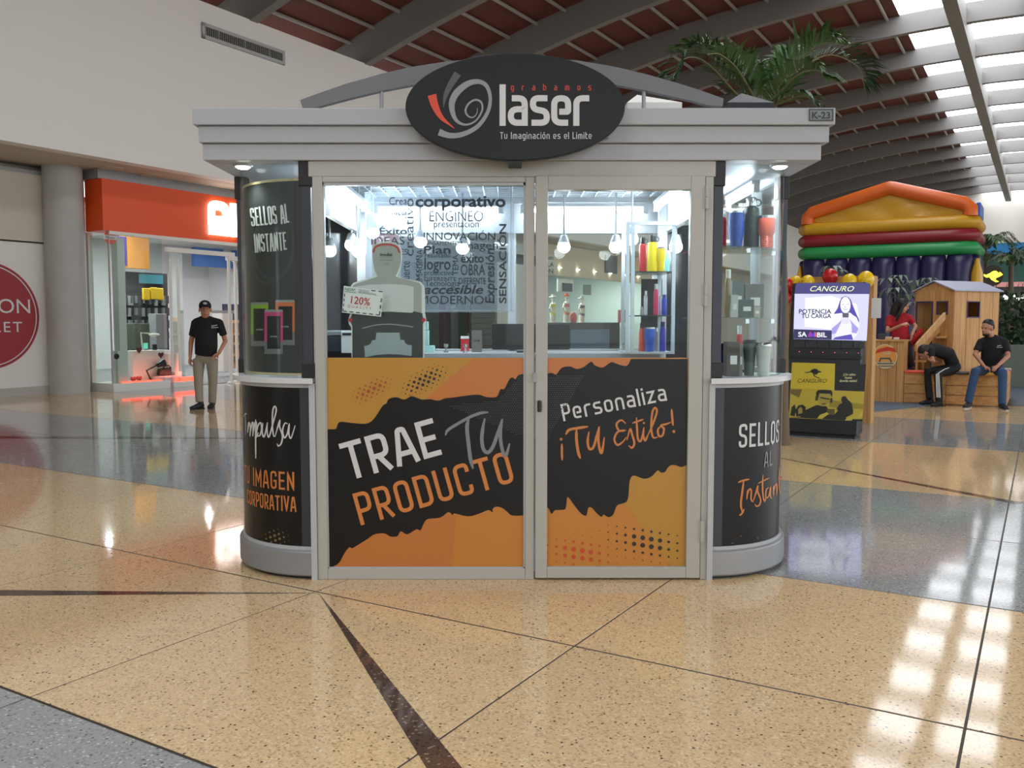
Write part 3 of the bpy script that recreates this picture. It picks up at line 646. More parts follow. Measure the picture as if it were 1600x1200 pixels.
top = [(163, 135), (190, 131), (212, 139), (228, 118), (245, 104), (280, 100), (310, 112), (345, 103), (380, 77), (395, 92), (415, 102), (440, 104), (475, 80), (500, 86), (520, 93), (550, 98), (562, 85), (572, 64), (842, 64)]
bot = [(842, 572), (815, 584), (790, 576), (768, 574), (750, 585), (735, 608), (715, 610), (700, 600), (670, 630), (640, 640), (620, 636), (590, 625), (575, 630), (565, 655), (560, 720), (552, 748), (535, 758), (505, 768), (490, 805), (478, 820), (462, 824), (440, 812), (430, 823), (405, 803), (385, 780), (368, 778), (362, 800), (355, 818), (330, 805), (300, 768), (268, 727), (262, 760), (255, 786), (225, 790), (205, 792), (190, 809), (178, 785), (163, 772)]
top = sm(top[:-2]) + top[-2:]
pq('print_torn_band', top + sm(bot), .0016, BLK)
dots = []; reds = []
for i in range(16):
    for j in range(9):
        x = 172 + i * 41.5; y = 838 + j * 36 + (i - 8) * 6.6 + 30
        if y > 1052 or y < 835 or x > 815: continue
        f1 = math.exp(-(((x - 330) / 170) ** 2 + ((y - (986 + (x - 255) * .13)) / 75) ** 2)); f2 = math.exp(-(((x - 650) / 190) ** 2 + ((y - (938 + (x - 595) * .16)) / 80) ** 2))
        r = max(f1, f2) * 12.5
        if r < 1: continue
        big = r > 9.3
        (reds if f1 > f2 else dots).append(disc(*c8(x, y), r / 3.076, 10 if big else 4))
stuff(letter('print_dots', dots, pd(.0014), PRK, dr)); stuff(letter('print_dots', reds, pd(.0014), mat('print_rust2', (190, 70, 34), .35), dr))
perf = []
for j in range(32):
    for i in range(17):
        x = 170 + i * 11.4 + (j % 2) * 5.7; y = 146 + j * 9.9
        if x + (y - 146) * .55 > 345 or y < 148 - max(0, x - 210) * .6: continue
        perf.append(disc(*c8(x, y), 1.05, 6))
stuff(letter('print_perforation', perf, pd(.0022), MATS['perf_dark'], dr))
letter('lettering', techno('Personaliza', 84 / 3.076, *c8(246, 364), ws=1.065, t=.12, gap=.11, rot=math.atan2(100, 500), down=True), pd(.003), PRW, dr)
es = [([(240, 472), (240, 510), (241, 552)], 11), ([(258, 428), (275, 405), (320, 396), (366, 389)], 13), ([(310, 400), (310, 450), (318, 510), (329, 543)], 14), ([(370, 413), (364, 460), (371, 495), (390, 490), (406, 440), (418, 390)], 12), ([(420, 388), (415, 450), (422, 500), (432, 512), (444, 440)], 12),
      ([(547, 375), (525, 358), (502, 378), (515, 408), (540, 408), (508, 415), (492, 450), (506, 477), (530, 465), (550, 440)], 10), ([(552, 455), (568, 402), (578, 430), (588, 468), (577, 491), (560, 480)], 10), ([(598, 345), (601, 400), (606, 450), (620, 456), (634, 400)], 10), ([(578, 373), (632, 354)], 9), ([(634, 392), (631, 430), (640, 456), (655, 425)], 10), ([(648, 440), (672, 390), (696, 320), (688, 299), (675, 320), (669, 390), (678, 440), (700, 440)], 10), ([(718, 385), (701, 405), (707, 435), (724, 430), (730, 400), (716, 384), (742, 377), (764, 368)], 10), ([(767, 305), (770, 345), (774, 385)], 11)]
letter('lettering', [brush([c8(*p) for p in s], w / 3.076) for s, w in es] + [disc(*c8(236, 450), 2.3), disc(*c8(778, 413), 2.4), disc(*c8(634, 372), 1.8)], pd(.0026), mat('print_letter_orange2', (196, 120, 58), .35, var=.01), dr)
# side and rear walls (frames, dark lower panels, glass)
for s in (-1, 1):
    x = s * 1.66
    mk('side_panel', MB().bb(x - .02, 5.56, .05, x + .02, 6.05, 1.12), BLK, k)
    q = MB()
    for yy in (5.5, 6.05): q.bb(x - .03, yy, 0, x + .03, yy + (.06 if yy < 6 else .03), ZT)
    q.bb(x - .03, 5.56, 0, x + .03, 6.05, .1).bb(x - .03, 5.56, 1.1, x + .03, 6.05, 1.15); mk('side_frame', q, GREYM, k)
    mk('side_glass', MB().bb(x - .004, 5.56, 1.15, x + .004, 6.05, ZT), GLS, k)
    # rear corner, straight splay
    q = MB().obox((s * 1.66, 6.1, 0), (s * -.56, .55, 0), (0, .03, 0), (0, 0, 1.12)); mk('rear_corner_panel', q, BLK, k)
    mk('rear_corner_glass', MB().obox((s * 1.66, 6.1, 1.14), (s * -.56, .55, 0), (0, .006, 0), (0, 0, 1.19)), GLS, k)
    mk('inner_post', MB().bb(s * 1.085 - .03, 6.4, 0, s * 1.085 + .03, 6.46, ZT), LGREY, k)
rf = MB()
for a in ((-1.1, 0, -1.05, ZT), (1.05, 0, 1.1, ZT), (-.03, 0, .03, 2.12), (-1.05, 1.16, 1.05, 1.25), (-1.05, 0, 1.05, .06)): rf.bb(a[0], YB, a[1], a[2], YB + .05, a[3])
mk('rear_frame', rf, LGREY, k, bev=.003)
mk('rear_valance', MB().bb(-1.1, YB - .02, 2.11, 1.1, YB + .05, ZT), KWHITE, k)
for s in (-1, 1): mk('side_valance', MB().bb(s * 1.13 - .02, 5.45, 2.1, s * 1.13 + .02, 6.6, ZT), KWHITE, k)
mk('rear_panel', MB().bb(-1.05, YB + .01, .06, 1.05, YB + .03, 1.16), BLK, k)
mk('rear_glass', MB().bb(-1.05, YB + .02, 1.25, 1.05, YB + .028, 2.11), GLS, k)
mk('slab_base', MB().bb(-1.09, 4.97, 0, 1.09, 6.64, .03), GREYM, k)
# worktops inside
rc = T('rear_counter', 'white worktop along the rear glass inside the kiosk', 'counter', (0, 6.4, .03))
mk('worktop', MB().bb(-1.03, 6.15, 1.2, 1.03, 6.62, 1.235), KWHITE, rc, bev=.004); mk('cabinet', MB().bb(-1.0, 6.25, .03, 1.0, 6.6, 1.2), LGREY, rc)
fc = T('front_counter', 'low white counter behind the graphic panel inside the kiosk', 'counter', (-.5, 5.2, .03))
mk('worktop', MB().bb(-1.02, 4.99, 1.17, .05, 5.4, 1.2), KWHITE, fc, bev=.004); mk('cabinet', MB().bb(-1.0, 5.03, .03, .03, 5.36, 1.17), LGREY, fc)
# ------------------------------------------------------------------ oval sign
og = T('oval_sign', 'dark oval sign board with spiral logo on the kiosk fascia', 'sign', (0, 4.76, 2.3))
YS = 4.74
sc0 = at(805, 167, YS); rx = 171 / 1380 * YS * .985; rz_ = 82 / 1380 * YS * .985
mk('oval_board', MB().prism([sc0 + V((rx * math.cos(i * math.pi / 48), 0, rz_ * math.sin(i * math.pi / 48))) for i in range(96)], (0, .05, 0)), mat('oval_black', (18, 20, 22), .4, var=.04, scale=3, spec=.35), og, bev=.004)
mk('bracket', MB().bb(sc0.x - .035, YS + .01, sc0.z - rz_ - .015, sc0.x + .035, 4.9, sc0.z - rz_ + .1), BLACK, og); mk('support', MB().bb(sc0.x - .5, YS + .05, sc0.z - .15, sc0.x + .5, 4.835, sc0.z + .05), GREYM, og)
c6 = lambda x, y: (600 + x / 3.902, 70 + y / 3.902)
of = lambda d: (lambda u, v: at(u, v, YS - d))
def vs(pts, n=8):
    s = smooth([p[:2] for p in pts], n); m = len(pts); w = []
    for i in range(len(s)):
        t = i / n; j = min(int(t), m - 2); w.append((pts[j][2] + (pts[j + 1][2] - pts[j][2]) * (t - j)) / 3.902)
    return ribbon([c6(*p) for p in s], w)
sw = [(335, 532, 42), (400, 553, 34), (480, 545, 30), (570, 498, 26), (630, 415, 22), (648, 330, 20), (628, 255, 24), (580, 225, 28), (512, 237, 36), (445, 290, 42), (415, 350, 38), (418, 410, 30), (445, 465, 20), (500, 487, 12), (560, 462, 10), (598, 400, 11), (592, 350, 12), (555, 336, 12), (515, 360, 12), (497, 400, 12), (510, 432, 10), (540, 443, 8), (565, 420, 6), (570, 385, 3)]
letter('logo_spiral', [vs(sw)], of(.003), mat('logo_grey', (142, 143, 145), .4, var=.02), og)
letter('logo_blade', [vs([(450, 175, 46), (405, 245, 38), (375, 310, 26), (362, 382, 3)])], of(.003), mat('logo_dark', (80, 82, 82), .4, var=.02), og)
letter('logo_blade', [vs([(292, 305, 54), (312, 375, 44), (352, 445, 28), (432, 512, 2)])], of(.004), mat('logo_red', (206, 72, 46), .4, var=.02), og)
letter('lettering', techno('laser', 253 / 3.902, *c6(705, 494), ws=.96, t=.148, gap=.055, down=True), of(.003), PRW, og)
g0 = c6(773, 278)
letter('lettering', techno('grabamos', 40 / 3.902, *g0, ws=1.0, t=.15, gap=1.17, down=True), of(.003), mat('logo_letter_red', (186, 58, 44), .4), og)
tg = 'Tu Imaginación es el Limite'
letter('lettering', techno(tg, 42 / 3.902, *c6(707, 574), ws=560 / 42 / tw(tg, .13), t=.12, gap=.13, down=True), of(.003), mat('logo_letter_grey', (190, 190, 190), .4), og)
# number plate
np_ = T('number_plate', 'small grey unit number plate at the fascia end reading K-23', 'sign', tuple(at(1283, 180, 4.83)))
nf = lambda d: (lambda u, v: at(u, v, 4.832 - d))
mk('plate', MB().prism([nf(0)(*p) for p in ((1264, 170.5), (1301.5, 170.5), (1301.5, 189), (1264, 189))], (0, -.008, 0)), mat('plate_dark', (70, 78, 78), .5), np_)
plate('plate_face', [(1266, 172.5), (1299.5, 172.5), (1299.5, 187), (1266, 187)], nf(.009), mat('plate_grey', (128, 136, 132), .5), np_)
letter('lettering', text('K-23', 14.5, 1283, 185, al='CENTER', bold=.035, ws=1.05, down=True), nf(.0105), PRK, np_)
# crest above the fascia
ar = T('fascia_crest', 'long curved grey crest board arching over the kiosk roof', 'crest', (0, 4.98, 2.605))
tp = [(469, 156), (500, 145), (540, 131), (595, 115.5), (640, 105), (700, 95.5), (800, 88.5), (900, 94), (960, 104), (1010, 116), (1060, 130), (1100, 143), (1131, 154)]
bt = [(1129, 166.5), (1105, 164), (1075, 156), (1005, 140.5), (960, 132), (900, 124), (800, 118), (700, 124), (640, 133.5), (595, 142), (545, 154), (500, 166), (485, 169.5), (473, 170.5)]
mk('crest_board', MB().prism([at(u, v, 5.0) for u, v in tp + bt], (0, .04, 0)), mat('crest_grey', (112, 113, 115), .45, metal=.2), ar)
for u, v in ((596, 141), (1006, 140.5), (800, 118)):
    p = at(u, v, 5.02); mk('crest_post', MB().tube([(p.x, 5.02, 2.6), (p.x, 5.02, p.z + .03)], .011, 8), GREYM, ar)
# soffit spotlights
for u, v, i in ((388, 262, 0), (1218, 258, 1)):
    p = V(((u - 804) / 1380 * 5.0, 5.02, 2.33))
    t = T('soffit_spotlight', ['round lit spotlight under the fascia above the dark poster case', 'round lit spotlight under the fascia above the glass display case'][i], 'spotlight', tuple(p))
    mk('spot_rim', MB().lathe([(.05, -.012), (.056, -.004), (.056, 0)], p, 20), KWHITE, t); mk('spot_lens', MB().lathe([(.012, -.026), (.03, -.022), (.042, -.012), (.042, -.01)], p, 16), em('spot_glow', (255, 255, 255), 10), t)
    L = bpy.data.lights.new('spot', 'SPOT'); L.energy = 14; L.spot_size = R(120); L.spot_blend = .8; L.shadow_soft_size = .04
    o = bpy.data.objects.new('spot', L); C.objects.link(o); o.location = p - Z * .04
# ------------------------------------------------------------------ corner display cases
RC = .57; CY = 5.47
def arc(s, r, n=14, a0=-90, a1=0):
    return [V((s * (HW + r * math.cos(R(a0 + (a1 - a0) * i / n))), CY + r * math.sin(R(a0 + (a1 - a0) * i / n)), 0)) for i in range(n + 1)]
def cyl(s, r):
    def f(u, v):
        d = ray(u, v); cx, cy = s * HW, CY
        a = d.x ** 2 + d.y ** 2; b = -2 * (d.x * cx + d.y * cy); c = cx * cx + cy * cy - r * r
        q = b * b - 4 * a * c; t = (-b - math.sqrt(max(q, 0))) / 2 / a
        return O + d * t
    return f
def unroll(s, r):   # x = arc length from the front edge, away from the door
    def f(x, z): a = R(-90) + abs(x) / r; return V((s * (HW + r * math.cos(a)), CY + r * math.sin(a), z))
    return f
def sheet(s, r, z0, z1, th, n=24, a0=-90, a1=0):
    q = MB(); o = arc(s, r, n, a0, a1); i = arc(s, r - th, n, a0, a1)
    for a, b, c, d in zip(o, o[1:], i, i[1:]):
        q.add([a + Z * z0, b + Z * z0, b + Z * z1, a + Z * z1, c + Z * z0, d + Z * z0, d + Z * z1, c + Z * z1], [(0, 1, 2, 3), (5, 4, 7, 6), (3, 2, 6, 7), (1, 0, 4, 5)])
    return q
def wedgep(s, r, z0, z1, n=16, ex=0): return MB().prism([p + Z * z0 for p in arc(s, r, n)] + [V((s * (HW - ex), CY, z0)), V((s * (HW - ex), CY - r, z0))], Z * (z1 - z0))
cases = {}
for s in (-1, 1):
    t = cases[s] = T('corner_display_case', 'quarter round kiosk corner case with dark curved stamp poster' if s < 0 else 'quarter round kiosk corner case of clear glass showing tumblers', 'display case', (s * 1.4, 5.2, 0))
    mk('toe_kick', wedgep(s, .55, 0, .02), BLACK, t)
    mk('plinth', wedgep(s, RC + .012, .018, .165), GREYM if s > 0 else mat('plinth_grey', (140, 142, 144), .45, metal=.2), t, smooth=True, bev=.012)
    mk('curved_panel', sheet(s, RC - .018, .165, 1.105, .02), BLK, t, smooth=True)
    mk('panel_strip', sheet(s, RC - .014, .165, 1.105, .004, 4, -90, -81), DPOST, t, smooth=True)
    mk('panel_rim', sheet(s, RC - .008, .155, .185, .02), LGREY, t, smooth=True); mk('panel_rim', sheet(s, RC - .008, 1.085, 1.11, .02), LGREY, t, smooth=True)
    mk('edge_trim', MB().bb(s * 1.112 - .016, 4.885, .0, s * 1.112 + .016, 4.93, 1.11), LGREY, t)
    mk('counter_top', wedgep(s, RC + .035, 1.11, 1.14, ex=-.02), mat('counter_pale', (206, 208, 208), .25), t, smooth=True, bev=.006)
    for px, py in ((s * 1.135, 4.94), (s * 1.648, 5.46)):
        mk('post', MB().bb(px - .028, py - .028, 1.14, px + .028, py + .028, ZT), DPOST, t, bev=.004)
        mk('post_foot', MB().bb(px - .036, py - .036, 1.14, px + .036, py + .036, 1.225), BLACK, t, bev=.004); mk('post_cap', MB().bb(px - .036, py - .036, 2.195, px + .036, py + .036, ZT), BLACK, t, bev=.004)
    mk('alu_strip', MB().bb(s * 1.095 - .008, 4.92, 1.14, s * 1.095 + .008, 4.95, ZT), LGREY, t)
    mk('curved_glass', sheet(s, RC - .03, 1.142, ZT, .006, 24, -79, -11), GLS, t, smooth=True)
# left case: poster and lettering
t = cases[-1]
POST = mat('poster_dark', (52, 54, 54), .35, var=.05, scale=2)
mk('poster', sheet(-1, RC - .045, 1.16, 2.235, .006, 16, -85, -5), POST, t, smooth=True)
[mk('poster_rim', sheet(-1, RC - .042, z, z + .014, .012, 16, -85, -5), mat('rim_gold', (196, 178, 140), .4), t, smooth=True) for z in (2.231, 1.15)]
cu = cyl(-1, RC - .0435)
c2 = lambda x, y: (360 + x / 3.243, 230 + y / 3.243)
for s_, a, b, wd, h in (('SELLOS AL', (108, 405), (300, 385), 192, 100), ('INSTANTE', (126, 535), (288, 522), 162, 96)):
    letter('lettering', techno(s_, h / 3.243, *c2(*a), ws=wd / h / tw(s_, .14), t=.085, gap=.14, rot=math.atan2(a[1] - b[1], b[0] - a[0]), step=4, down=True), cyl(-1, RC - .041), PRW, t)
e = [c2(215 + 105 * math.cos(a) * (1 - .0), 480 + 190 * math.sin(a)) for a in [i * math.pi / 20 - 1.2 for i in range(32)]]
letter('watermark_ring', [ribbon(e, [6 * abs(math.sin(i / 31 * math.pi)) + 1 for i in range(32)], step=4)], cyl(-1, RC - .0427), mat('poster_mark', (64, 66, 66), .35), t)
e = [c2(185 + 70 * math.cos(a), 600 + 90 * math.sin(a)) for a in [i * math.pi / 20 + .2 for i in range(24)]]
letter('watermark_ring', [ribbon(e, [5 * abs(math.sin(i / 23 * math.pi)) + .8 for i in range(24)], step=4)], cyl(-1, RC - .0427), MATS['poster_mark'], t)
for col, x0, x1, y0, y1, ym in (((140, 178, 56), 103, 192, 788, 1008, 950), ((206, 108, 56), 228, 326, 776, 1003, 935), ((196, 66, 120), 172, 266, 825, 1048, 985)):
    bo = .0005 if col[0] < 200 and col[2] < 100 else .0012 if col[1] > 80 else .002
    cf = lambda d: cyl(-1, RC - .0425 + d + bo)
    m = mat('stamp_%d' % col[0], col, .35)
    def rect(nm, a, b, c_, d, mm, dd):
        n_ = 6; mk(nm, MB().flat([([c2(a + (c_ - a) * i / n_, y) for i in range(n_ + 1) for y in (b, d)], [(2 * i, 2 * i + 1, 2 * i + 3, 2 * i + 2) for i in range(n_)])], cf(dd)), mm, t)
    rect('stamp_picture', x0, y0, x1, ym, m, 0); rect('stamp_picture', x0 + 14, y0 + 30, x1 - 12, ym + 8, BLACK, .0003)
    rect('stamp_picture', x0, ym, x1, y1, mat('stamp_clear', (112, 114, 116), .3), .0001); rect('stamp_picture', x0 + 14, ym + 8, x1 - 12, y1 - 26, BLACK, .0003); rect('stamp_picture', x0 + 2, y0 - 2, x1 - 2, y0 + 10, GREYM, .0004)
    letter('lettering', text('trodat', 14, (x0 + x1) / 2, ym - 22, al='CENTER', down=True), lambda x, y, q=cf(.0006): q(*c2(x, y)), PRW, t)
cl = lambda d: cyl(-1, RC - .018 + d)
im = [[(86, 372), (92, 322), (100, 345), (98, 390)], [(97, 385), (108, 325), (114, 330), (112, 390)], [(112, 385), (122, 325), (130, 325), (130, 390), (140, 370)], [(126, 305), (126, 400), (127, 500)], [(127, 400), (137, 340), (151, 322), (156, 350), (147, 385), (130, 388)], [(162, 322), (159, 370), (168, 392), (180, 350), (185, 320)], [(185, 320), (184, 370), (193, 392), (210, 335), (229, 262), (222, 240), (212, 262), (210, 335), (216, 386), (226, 388)], [(224, 388), (236, 345), (247, 312), (246, 340), (260, 388), (254, 425), (240, 438), (233, 426)], [(286, 327), (272, 325), (261, 360), (270, 397), (285, 375), (294, 330), (292, 375), (303, 398), (324, 335)]]
letter('lettering', [brush([c7(*p) for p in s], 2.3, taper=.5) for s in im], cl(.002), PRW, t)
un = unroll(-1, RC - .016)
def arcpos(u, v):
    p = cyl(-1, RC - .018)(u, v); return (math.atan2(p.y - CY, -(p.x) - HW) + math.pi / 2) * (RC - .018), p.z
ix, iz = arcpos(*c7(90, 350))
letter('lettering', [brush([(ix + .05, iz + .075), (ix + .043, iz + .02), (ix + .05, iz - .045)], .01), brush([(ix + .085, iz + .06), (ix + .055, iz + .08), (ix + .02, iz + .085)], .009)], un, PRW, t)
for s_, ue, v0, ul, h, m in (('TU IMAGEN', c7(322, 662), c7(322, 568)[1], c7(116, 0)[0], 0, 'print_orange'), ('CORPORATIVA', c7(330, 768), c7(330, 690)[1], c7(130, 0)[0], 0, 'print_orange')):
    x1, zb = arcpos(*ue); _, zt = arcpos(ue[0], v0); hh = zt - zb; xl, _ = arcpos(ul, ue[1])
    vis = s_[3:] if s_[0] == 'T' else s_[3:]
    wsx = (xl - x1) / hh / tw(vis, .12); tot = tw(s_, .12) * wsx * hh
    letter('lettering', techno(s_, hh, tot, 0, ws=wsx, t=.11, gap=.12, step=.02) and [([(x1 + tot - (a - tot), zb + b) for a, b in vs_], fs_) for vs_, fs_ in techno(s_, hh, tot, 0, ws=wsx, t=.11, gap=.12, step=.02)], un, MATS['print_letter_orange2'], t)
dd = []
for i in range(12):
    for j in range(6):
        x = 150 + i * 21 + j * 4; y = 910 - i * 8 + (j - 2) * 24
        r = 8 * math.exp(-(((x - 225) / 60) ** 2 + ((y - 895) / 40) ** 2))
        if r > 1.2: dd.append(disc(*c7(x, y), r / 3.2, 8))
stuff(letter('print_dots', dd, cl(.002), mat('dot_ochre', (120, 104, 66), .35), t))
# right case lettering
t = cases[1]; cr = lambda d: cyl(1, RC - .018 + d)
def arcr(u, v):
    p = cyl(1, RC - .018)(u, v); return (math.atan2(p.y - CY, p.x - HW) + math.pi / 2) * (RC - .018), p.z
ur = unroll(1, RC - .0155)
x0, zb = arcr(*c8(1088, 493)); _, zt = arcr(*c8(1088, 375)); xr, _ = arcr(*c8(1262, 470)); hh = zt - zb
letter('lettering', techno('SELLOS', hh, x0, zb, ws=(xr - x0) / hh / tw('SELLO', .12), t=.11, gap=.12, step=.02), ur, PRW, t)
x0, zb = arcr(*c8(1210, 585)); _, zt = arcr(*c8(1210, 510)); hh = zt - zb; xr, _ = arcr(*c8(1250, 580))
letter('lettering', techno('AL', hh, x0, zb, ws=(xr - x0) / hh / tw('AL', .12), t=.12, gap=.12, step=.02), ur, PRG, t)
ins = [([(1114, 645), (1107, 700), (1100, 760), (1106, 800)], 10), ([(1086, 658), (1112, 648), (1142, 642)], 9), ([(1092, 816), (1104, 808), (1116, 785)], 9), ([(1133, 692), (1128, 740)], 8), ([(1128, 730), (1140, 692), (1150, 697), (1149, 738), (1160, 752)], 8), ([(1158, 750), (1170, 715), (1181, 676), (1180, 700), (1194, 738), (1190, 764), (1175, 772), (1167, 762)], 8), ([(1206, 620), (1204, 690), (1212, 746), (1222, 730)], 8), ([(1183, 662), (1236, 636)], 7), ([(1236, 682), (1222, 692), (1220, 730), (1234, 722), (1243, 682), (1242, 725), (1250, 735)], 7), ([(1256, 670), (1256, 722)], 7), ([(1256, 705), (1266, 668), (1273, 672), (1272, 722)], 7), ([(1285, 585), (1284, 660), (1288, 715)], 6), ([(1276, 642), (1298, 632)], 6)]
letter('lettering', [brush([c8(*p) for p in s], w / 3.076) for s, w in ins], cr(.002), MATS['print_letter_orange2'], t)
ex, ez = arcr(*c8(1290, 690)); letter('lettering', [brush([(ex + .03, ez + .01), (ex + .06, ez + .035), (ex + .045, ez + .06), (ex + .026, ez + .025), (ex + .04, ez - .005), (ex + .075, ez + .02)], .008)], ur, MATS['print_letter_orange2'], t)
stuff(letter('print_dots', [disc(*c8(x, y), 1.5, 8) for x, y in ((1228, 958), (1245, 930), (1262, 915), (1280, 905), (1275, 935), (1100, 915), (1060, 950), (1020, 975), (1180, 925))], cr(.002), mat('dot_grey', (70, 70, 70), .35), t))
# shelves, clips, inner back light of the right case
for z in (1.47, 1.868):
    mk('glass_shelf', wedgep(1, RC - .04, z, z + .008, ex=.05), GLG, t, smooth=True)
    for a in (-62, -30):
        p = V((HW + .5 * math.cos(R(a)), CY + .5 * math.sin(R(a)), z - .014)); mk('shelf_clip', MB().bx(p, (.02, .02, .026)), CHROME, t)
# ------------------------------------------------------------------ lamps of the kiosk
TB = em('tube_glow', (226, 240, 255), TUBE)
def tube(p, q, label, nm='fluorescent_light'):
    p, q = V(p), V(q); t = T(nm, label, 'ceiling light', tuple((p + q) / 2)); d = (q - p).normalized()
    mk('tube', MB().tube([p + d * .03, q - d * .03], .013, 8), TB, t, smooth=True)
    x = MB(); sdx = d.cross(Z) * .05
    x.obox(p - sdx / 2 + Z * .025, q - p, sdx, Z * .025); mk('housing', x, KWHITE, t)
    for e in (p, q): mk('tube_socket', MB().bx(e + Z * .008, (.035, .035, .06)), KWHITE, t)
tube((-1.0, 6.56, 2.27), (-.08, 6.56, 2.27), 'bright tube light on the rear valance behind the fixed front glass')
tube((.08, 6.56, 2.27), (.98, 6.56, 2.27), 'bright tube light on the rear valance behind the glass door')
tube((-1.04, 5.1, 2.25), (-1.04, 6.3, 2.25), 'bright tube light along the inner edge beside the poster case')
tube((1.02, 5.2, 2.25), (1.02, 6.3, 2.25), 'bright tube light along the inner edge beside the glass case')
tube((1.25, 5.45, 2.27), (1.25, 6.25, 2.27), 'tube light at the top of the glass corner case, nearer the door')
tube((1.5, 5.5, 2.27), (1.5, 6.2, 2.27), 'tube light at the top of the glass corner case, nearer the outer post')
BULB = em('bulb_glow', (245, 250, 255), 30)
for i, (u, v, Y) in enumerate(((515, 392, 6.1), (549, 383, 6.3), (561, 393, 6.0), (583, 364, 6.4), (657, 378, 6.4), (723, 388, 6.3), (881, 386, 6.4), (962, 386, 6.3), (987, 374, 6.2), (1056, 386, 6.2))):
    p = at(u, v, Y); t = T('spot_lamp', ['white spot lamp hanging above the printer', 'white spot lamp hanging left of the cut-out head', 'lower white spot lamp of the pair left of the cut-out head', 'white spot lamp hanging just above the cut-out head', 'white spot lamp behind the left half of the word sheet', 'white spot lamp behind the middle of the word sheet', 'white spot lamp hanging behind the left half of the door glass', 'white spot lamp hanging behind the middle of the door glass', 'white spot lamp beside the aluminium shelf post', 'white spot lamp above the yellow tumbler, nearest the door hinges'][i], 'lamp', tuple(p))
    mk('lamp_stem', MB().tube([V((p.x, p.y, 2.36)), p + Z * .08], .008, 6), GREYM, t); mk('lamp_cone', MB().lathe([(.016, .085), (.024, .08), (.042, .03), (.038, .03), (.02, .07)], p, 14), KWHITE, t, smooth=True); mk('bulb', MB().ell(p, (.046, .046, .042), 14, 9), BULB, t, smooth=True)
# ------------------------------------------------------------------ hanging word sheet
YW = 5.9
ws_ = T('word_sheet', 'clear hanging sheet printed with grey Spanish words behind the glass', 'sheet', tuple(at(690, 488, YW)))
wfn = lambda d: (lambda u, v: at(u, v, YW - d))
p, q = at(572, 488, YW), at(803, 300, YW)
mk('film', MB().bb(p.x, YW, p.z, q.x, YW + .003, q.z), glass('film', (.93, .95, .97), 1.2, .2), ws_)
mk('film_edge', MB().bb(p.x, YW - .001, p.z + .01, q.x, YW, p.z + .014).bb(q.x - .02, YW - .001, p.z, q.x - .017, YW, q.z), LGREY, ws_)
for u in (795, 580): a = at(u, 303, YW); mk('hanging_cord', MB().tube([a, V((a.x, YW, 2.37))], .003, 5), LGREY, ws_)
INK = mat('ink_grey', (44, 52, 62), .5, var=.02)
def word(s, x, y, wd, h, rot=0, shear=0, bold=0):
    t = text(s, 10, 0, 0, bold=bold, shear=shear); xs = [a for a, b in t[0][0]]; ys = [b for a, b in t[0][0]]; w0 = max(xs) - min(xs); hh = max(ys)
    if s.islower(): hh = max(ys)
    c, sn = math.cos(R(rot)), math.sin(R(rot)); o = []
    for a, b in t[0][0]:
        a = (a - min(xs)) * wd / w0; b = b * h / hh; o.append((x + c * a - sn * b, y - sn * a - c * b))
    return (o, t[0][1])
WL = [('corporativo', 649, 323, 141, 17, 0, 0, .03), ('ENGINEO', 671, 346, 84, 17), ('presentacion', 678, 355, 70, 10), ('INNOVACIÓN', 662, 375, 112, 15, 0, 0, .005), ('PENSAMIENTO', 663, 383, 54, 6), ('Imagen', 720, 389, 58, 12), ('Plan', 662, 396, 42, 12, 0, 0, .02), ('resultado', 664, 402, 40, 7), ('éxito', 720, 410, 36, 13, 0, 0, .02), ('logro', 663, 421, 41, 18, 0, 0, .015), ('OBRA', 720, 430, 38, 17), ('productivo', 663, 430, 46, 8), ('DIFERENTE', 717, 444, 42, 10, 0, 0, .01), ('DIFERENTE', 663, 439, 50, 6), ('Tecnologia', 664, 447, 54, 9), ('accesible', 662, 459, 93, 14, 0, .25, .02), ('MODERNO', 656, 475, 100, 13), ('Expresión', 772, 474, 86, 14, 90, .1, .015), ('SENSACIÓN', 791, 474, 124, 14, 90, 0, .015), ('IMAGINA', 660, 440, 50, 9, 90), ('Crea', 608, 320, 28, 12), ('creativo', 646, 400, 90, 13, 90), ('Éxito', 593, 366, 43, 13, 0, 0, .015), ('IDEAS', 580, 382, 52, 12), ('acción', 655, 440, 40, 7, 90), ('TEMA', 716, 430, 32, 9, 90), ('VALORES', 581, 398, 56, 9), ('meta', 612, 336, 24, 10, 0, 0, .02), ('suerte', 640, 442, 34, 10, 90)]
letter('lettering', [word(*w) for w in WL], wfn(.002), INK, ws_)
# ------------------------------------------------------------------ stamp-shaped cut-out and its tag
YC = 5.06
cu_ = T('stamp_cutout', 'big cardboard cut-out of a hand stamp standing behind the glass', 'display', tuple(at(605, 575, YC)))
cf = lambda d: (lambda u, v: at(u, v, YC - d))
ca = lambda x, y: (500 + x / 7.744, 275 + y / 7.744); cb = lambda x, y: (500 + x / 8, 420 + y / 8)
hd = [ca(*p) for p in ((635, 930), (632, 890), (655, 845), (705, 818), (760, 806), (850, 806), (910, 820), (955, 855), (978, 900), (982, 950), (975, 1060), (945, 1150), (915, 1215))]
hl = [ca(*p) for p in ((700, 1215), (665, 1150), (645, 1060))]
ol = hl + hd + [cb(*p) for p in ((960, 100), (1040, 130), (1250, 170), (1290, 215), (1300, 300), (1300, 560), (1316, 640), (1300, 700), (1295, 1240), (400, 1240), (400, 730), (372, 690), (362, 640), (385, 570), (400, 540), (395, 215), (420, 185), (560, 140), (700, 105))]
cx = sum(p[0] for p in ol) / len(ol); cy = sum(p[1] for p in ol) / len(ol)
grow = []
for i, p in enumerate(ol):
    a, b = V(ol[i - 1]), V(ol[(i + 1) % len(ol)]); d = (b - a).normalized(); grow.append((p[0] + d.y * 1.3, p[1] - d.x * 1.3))
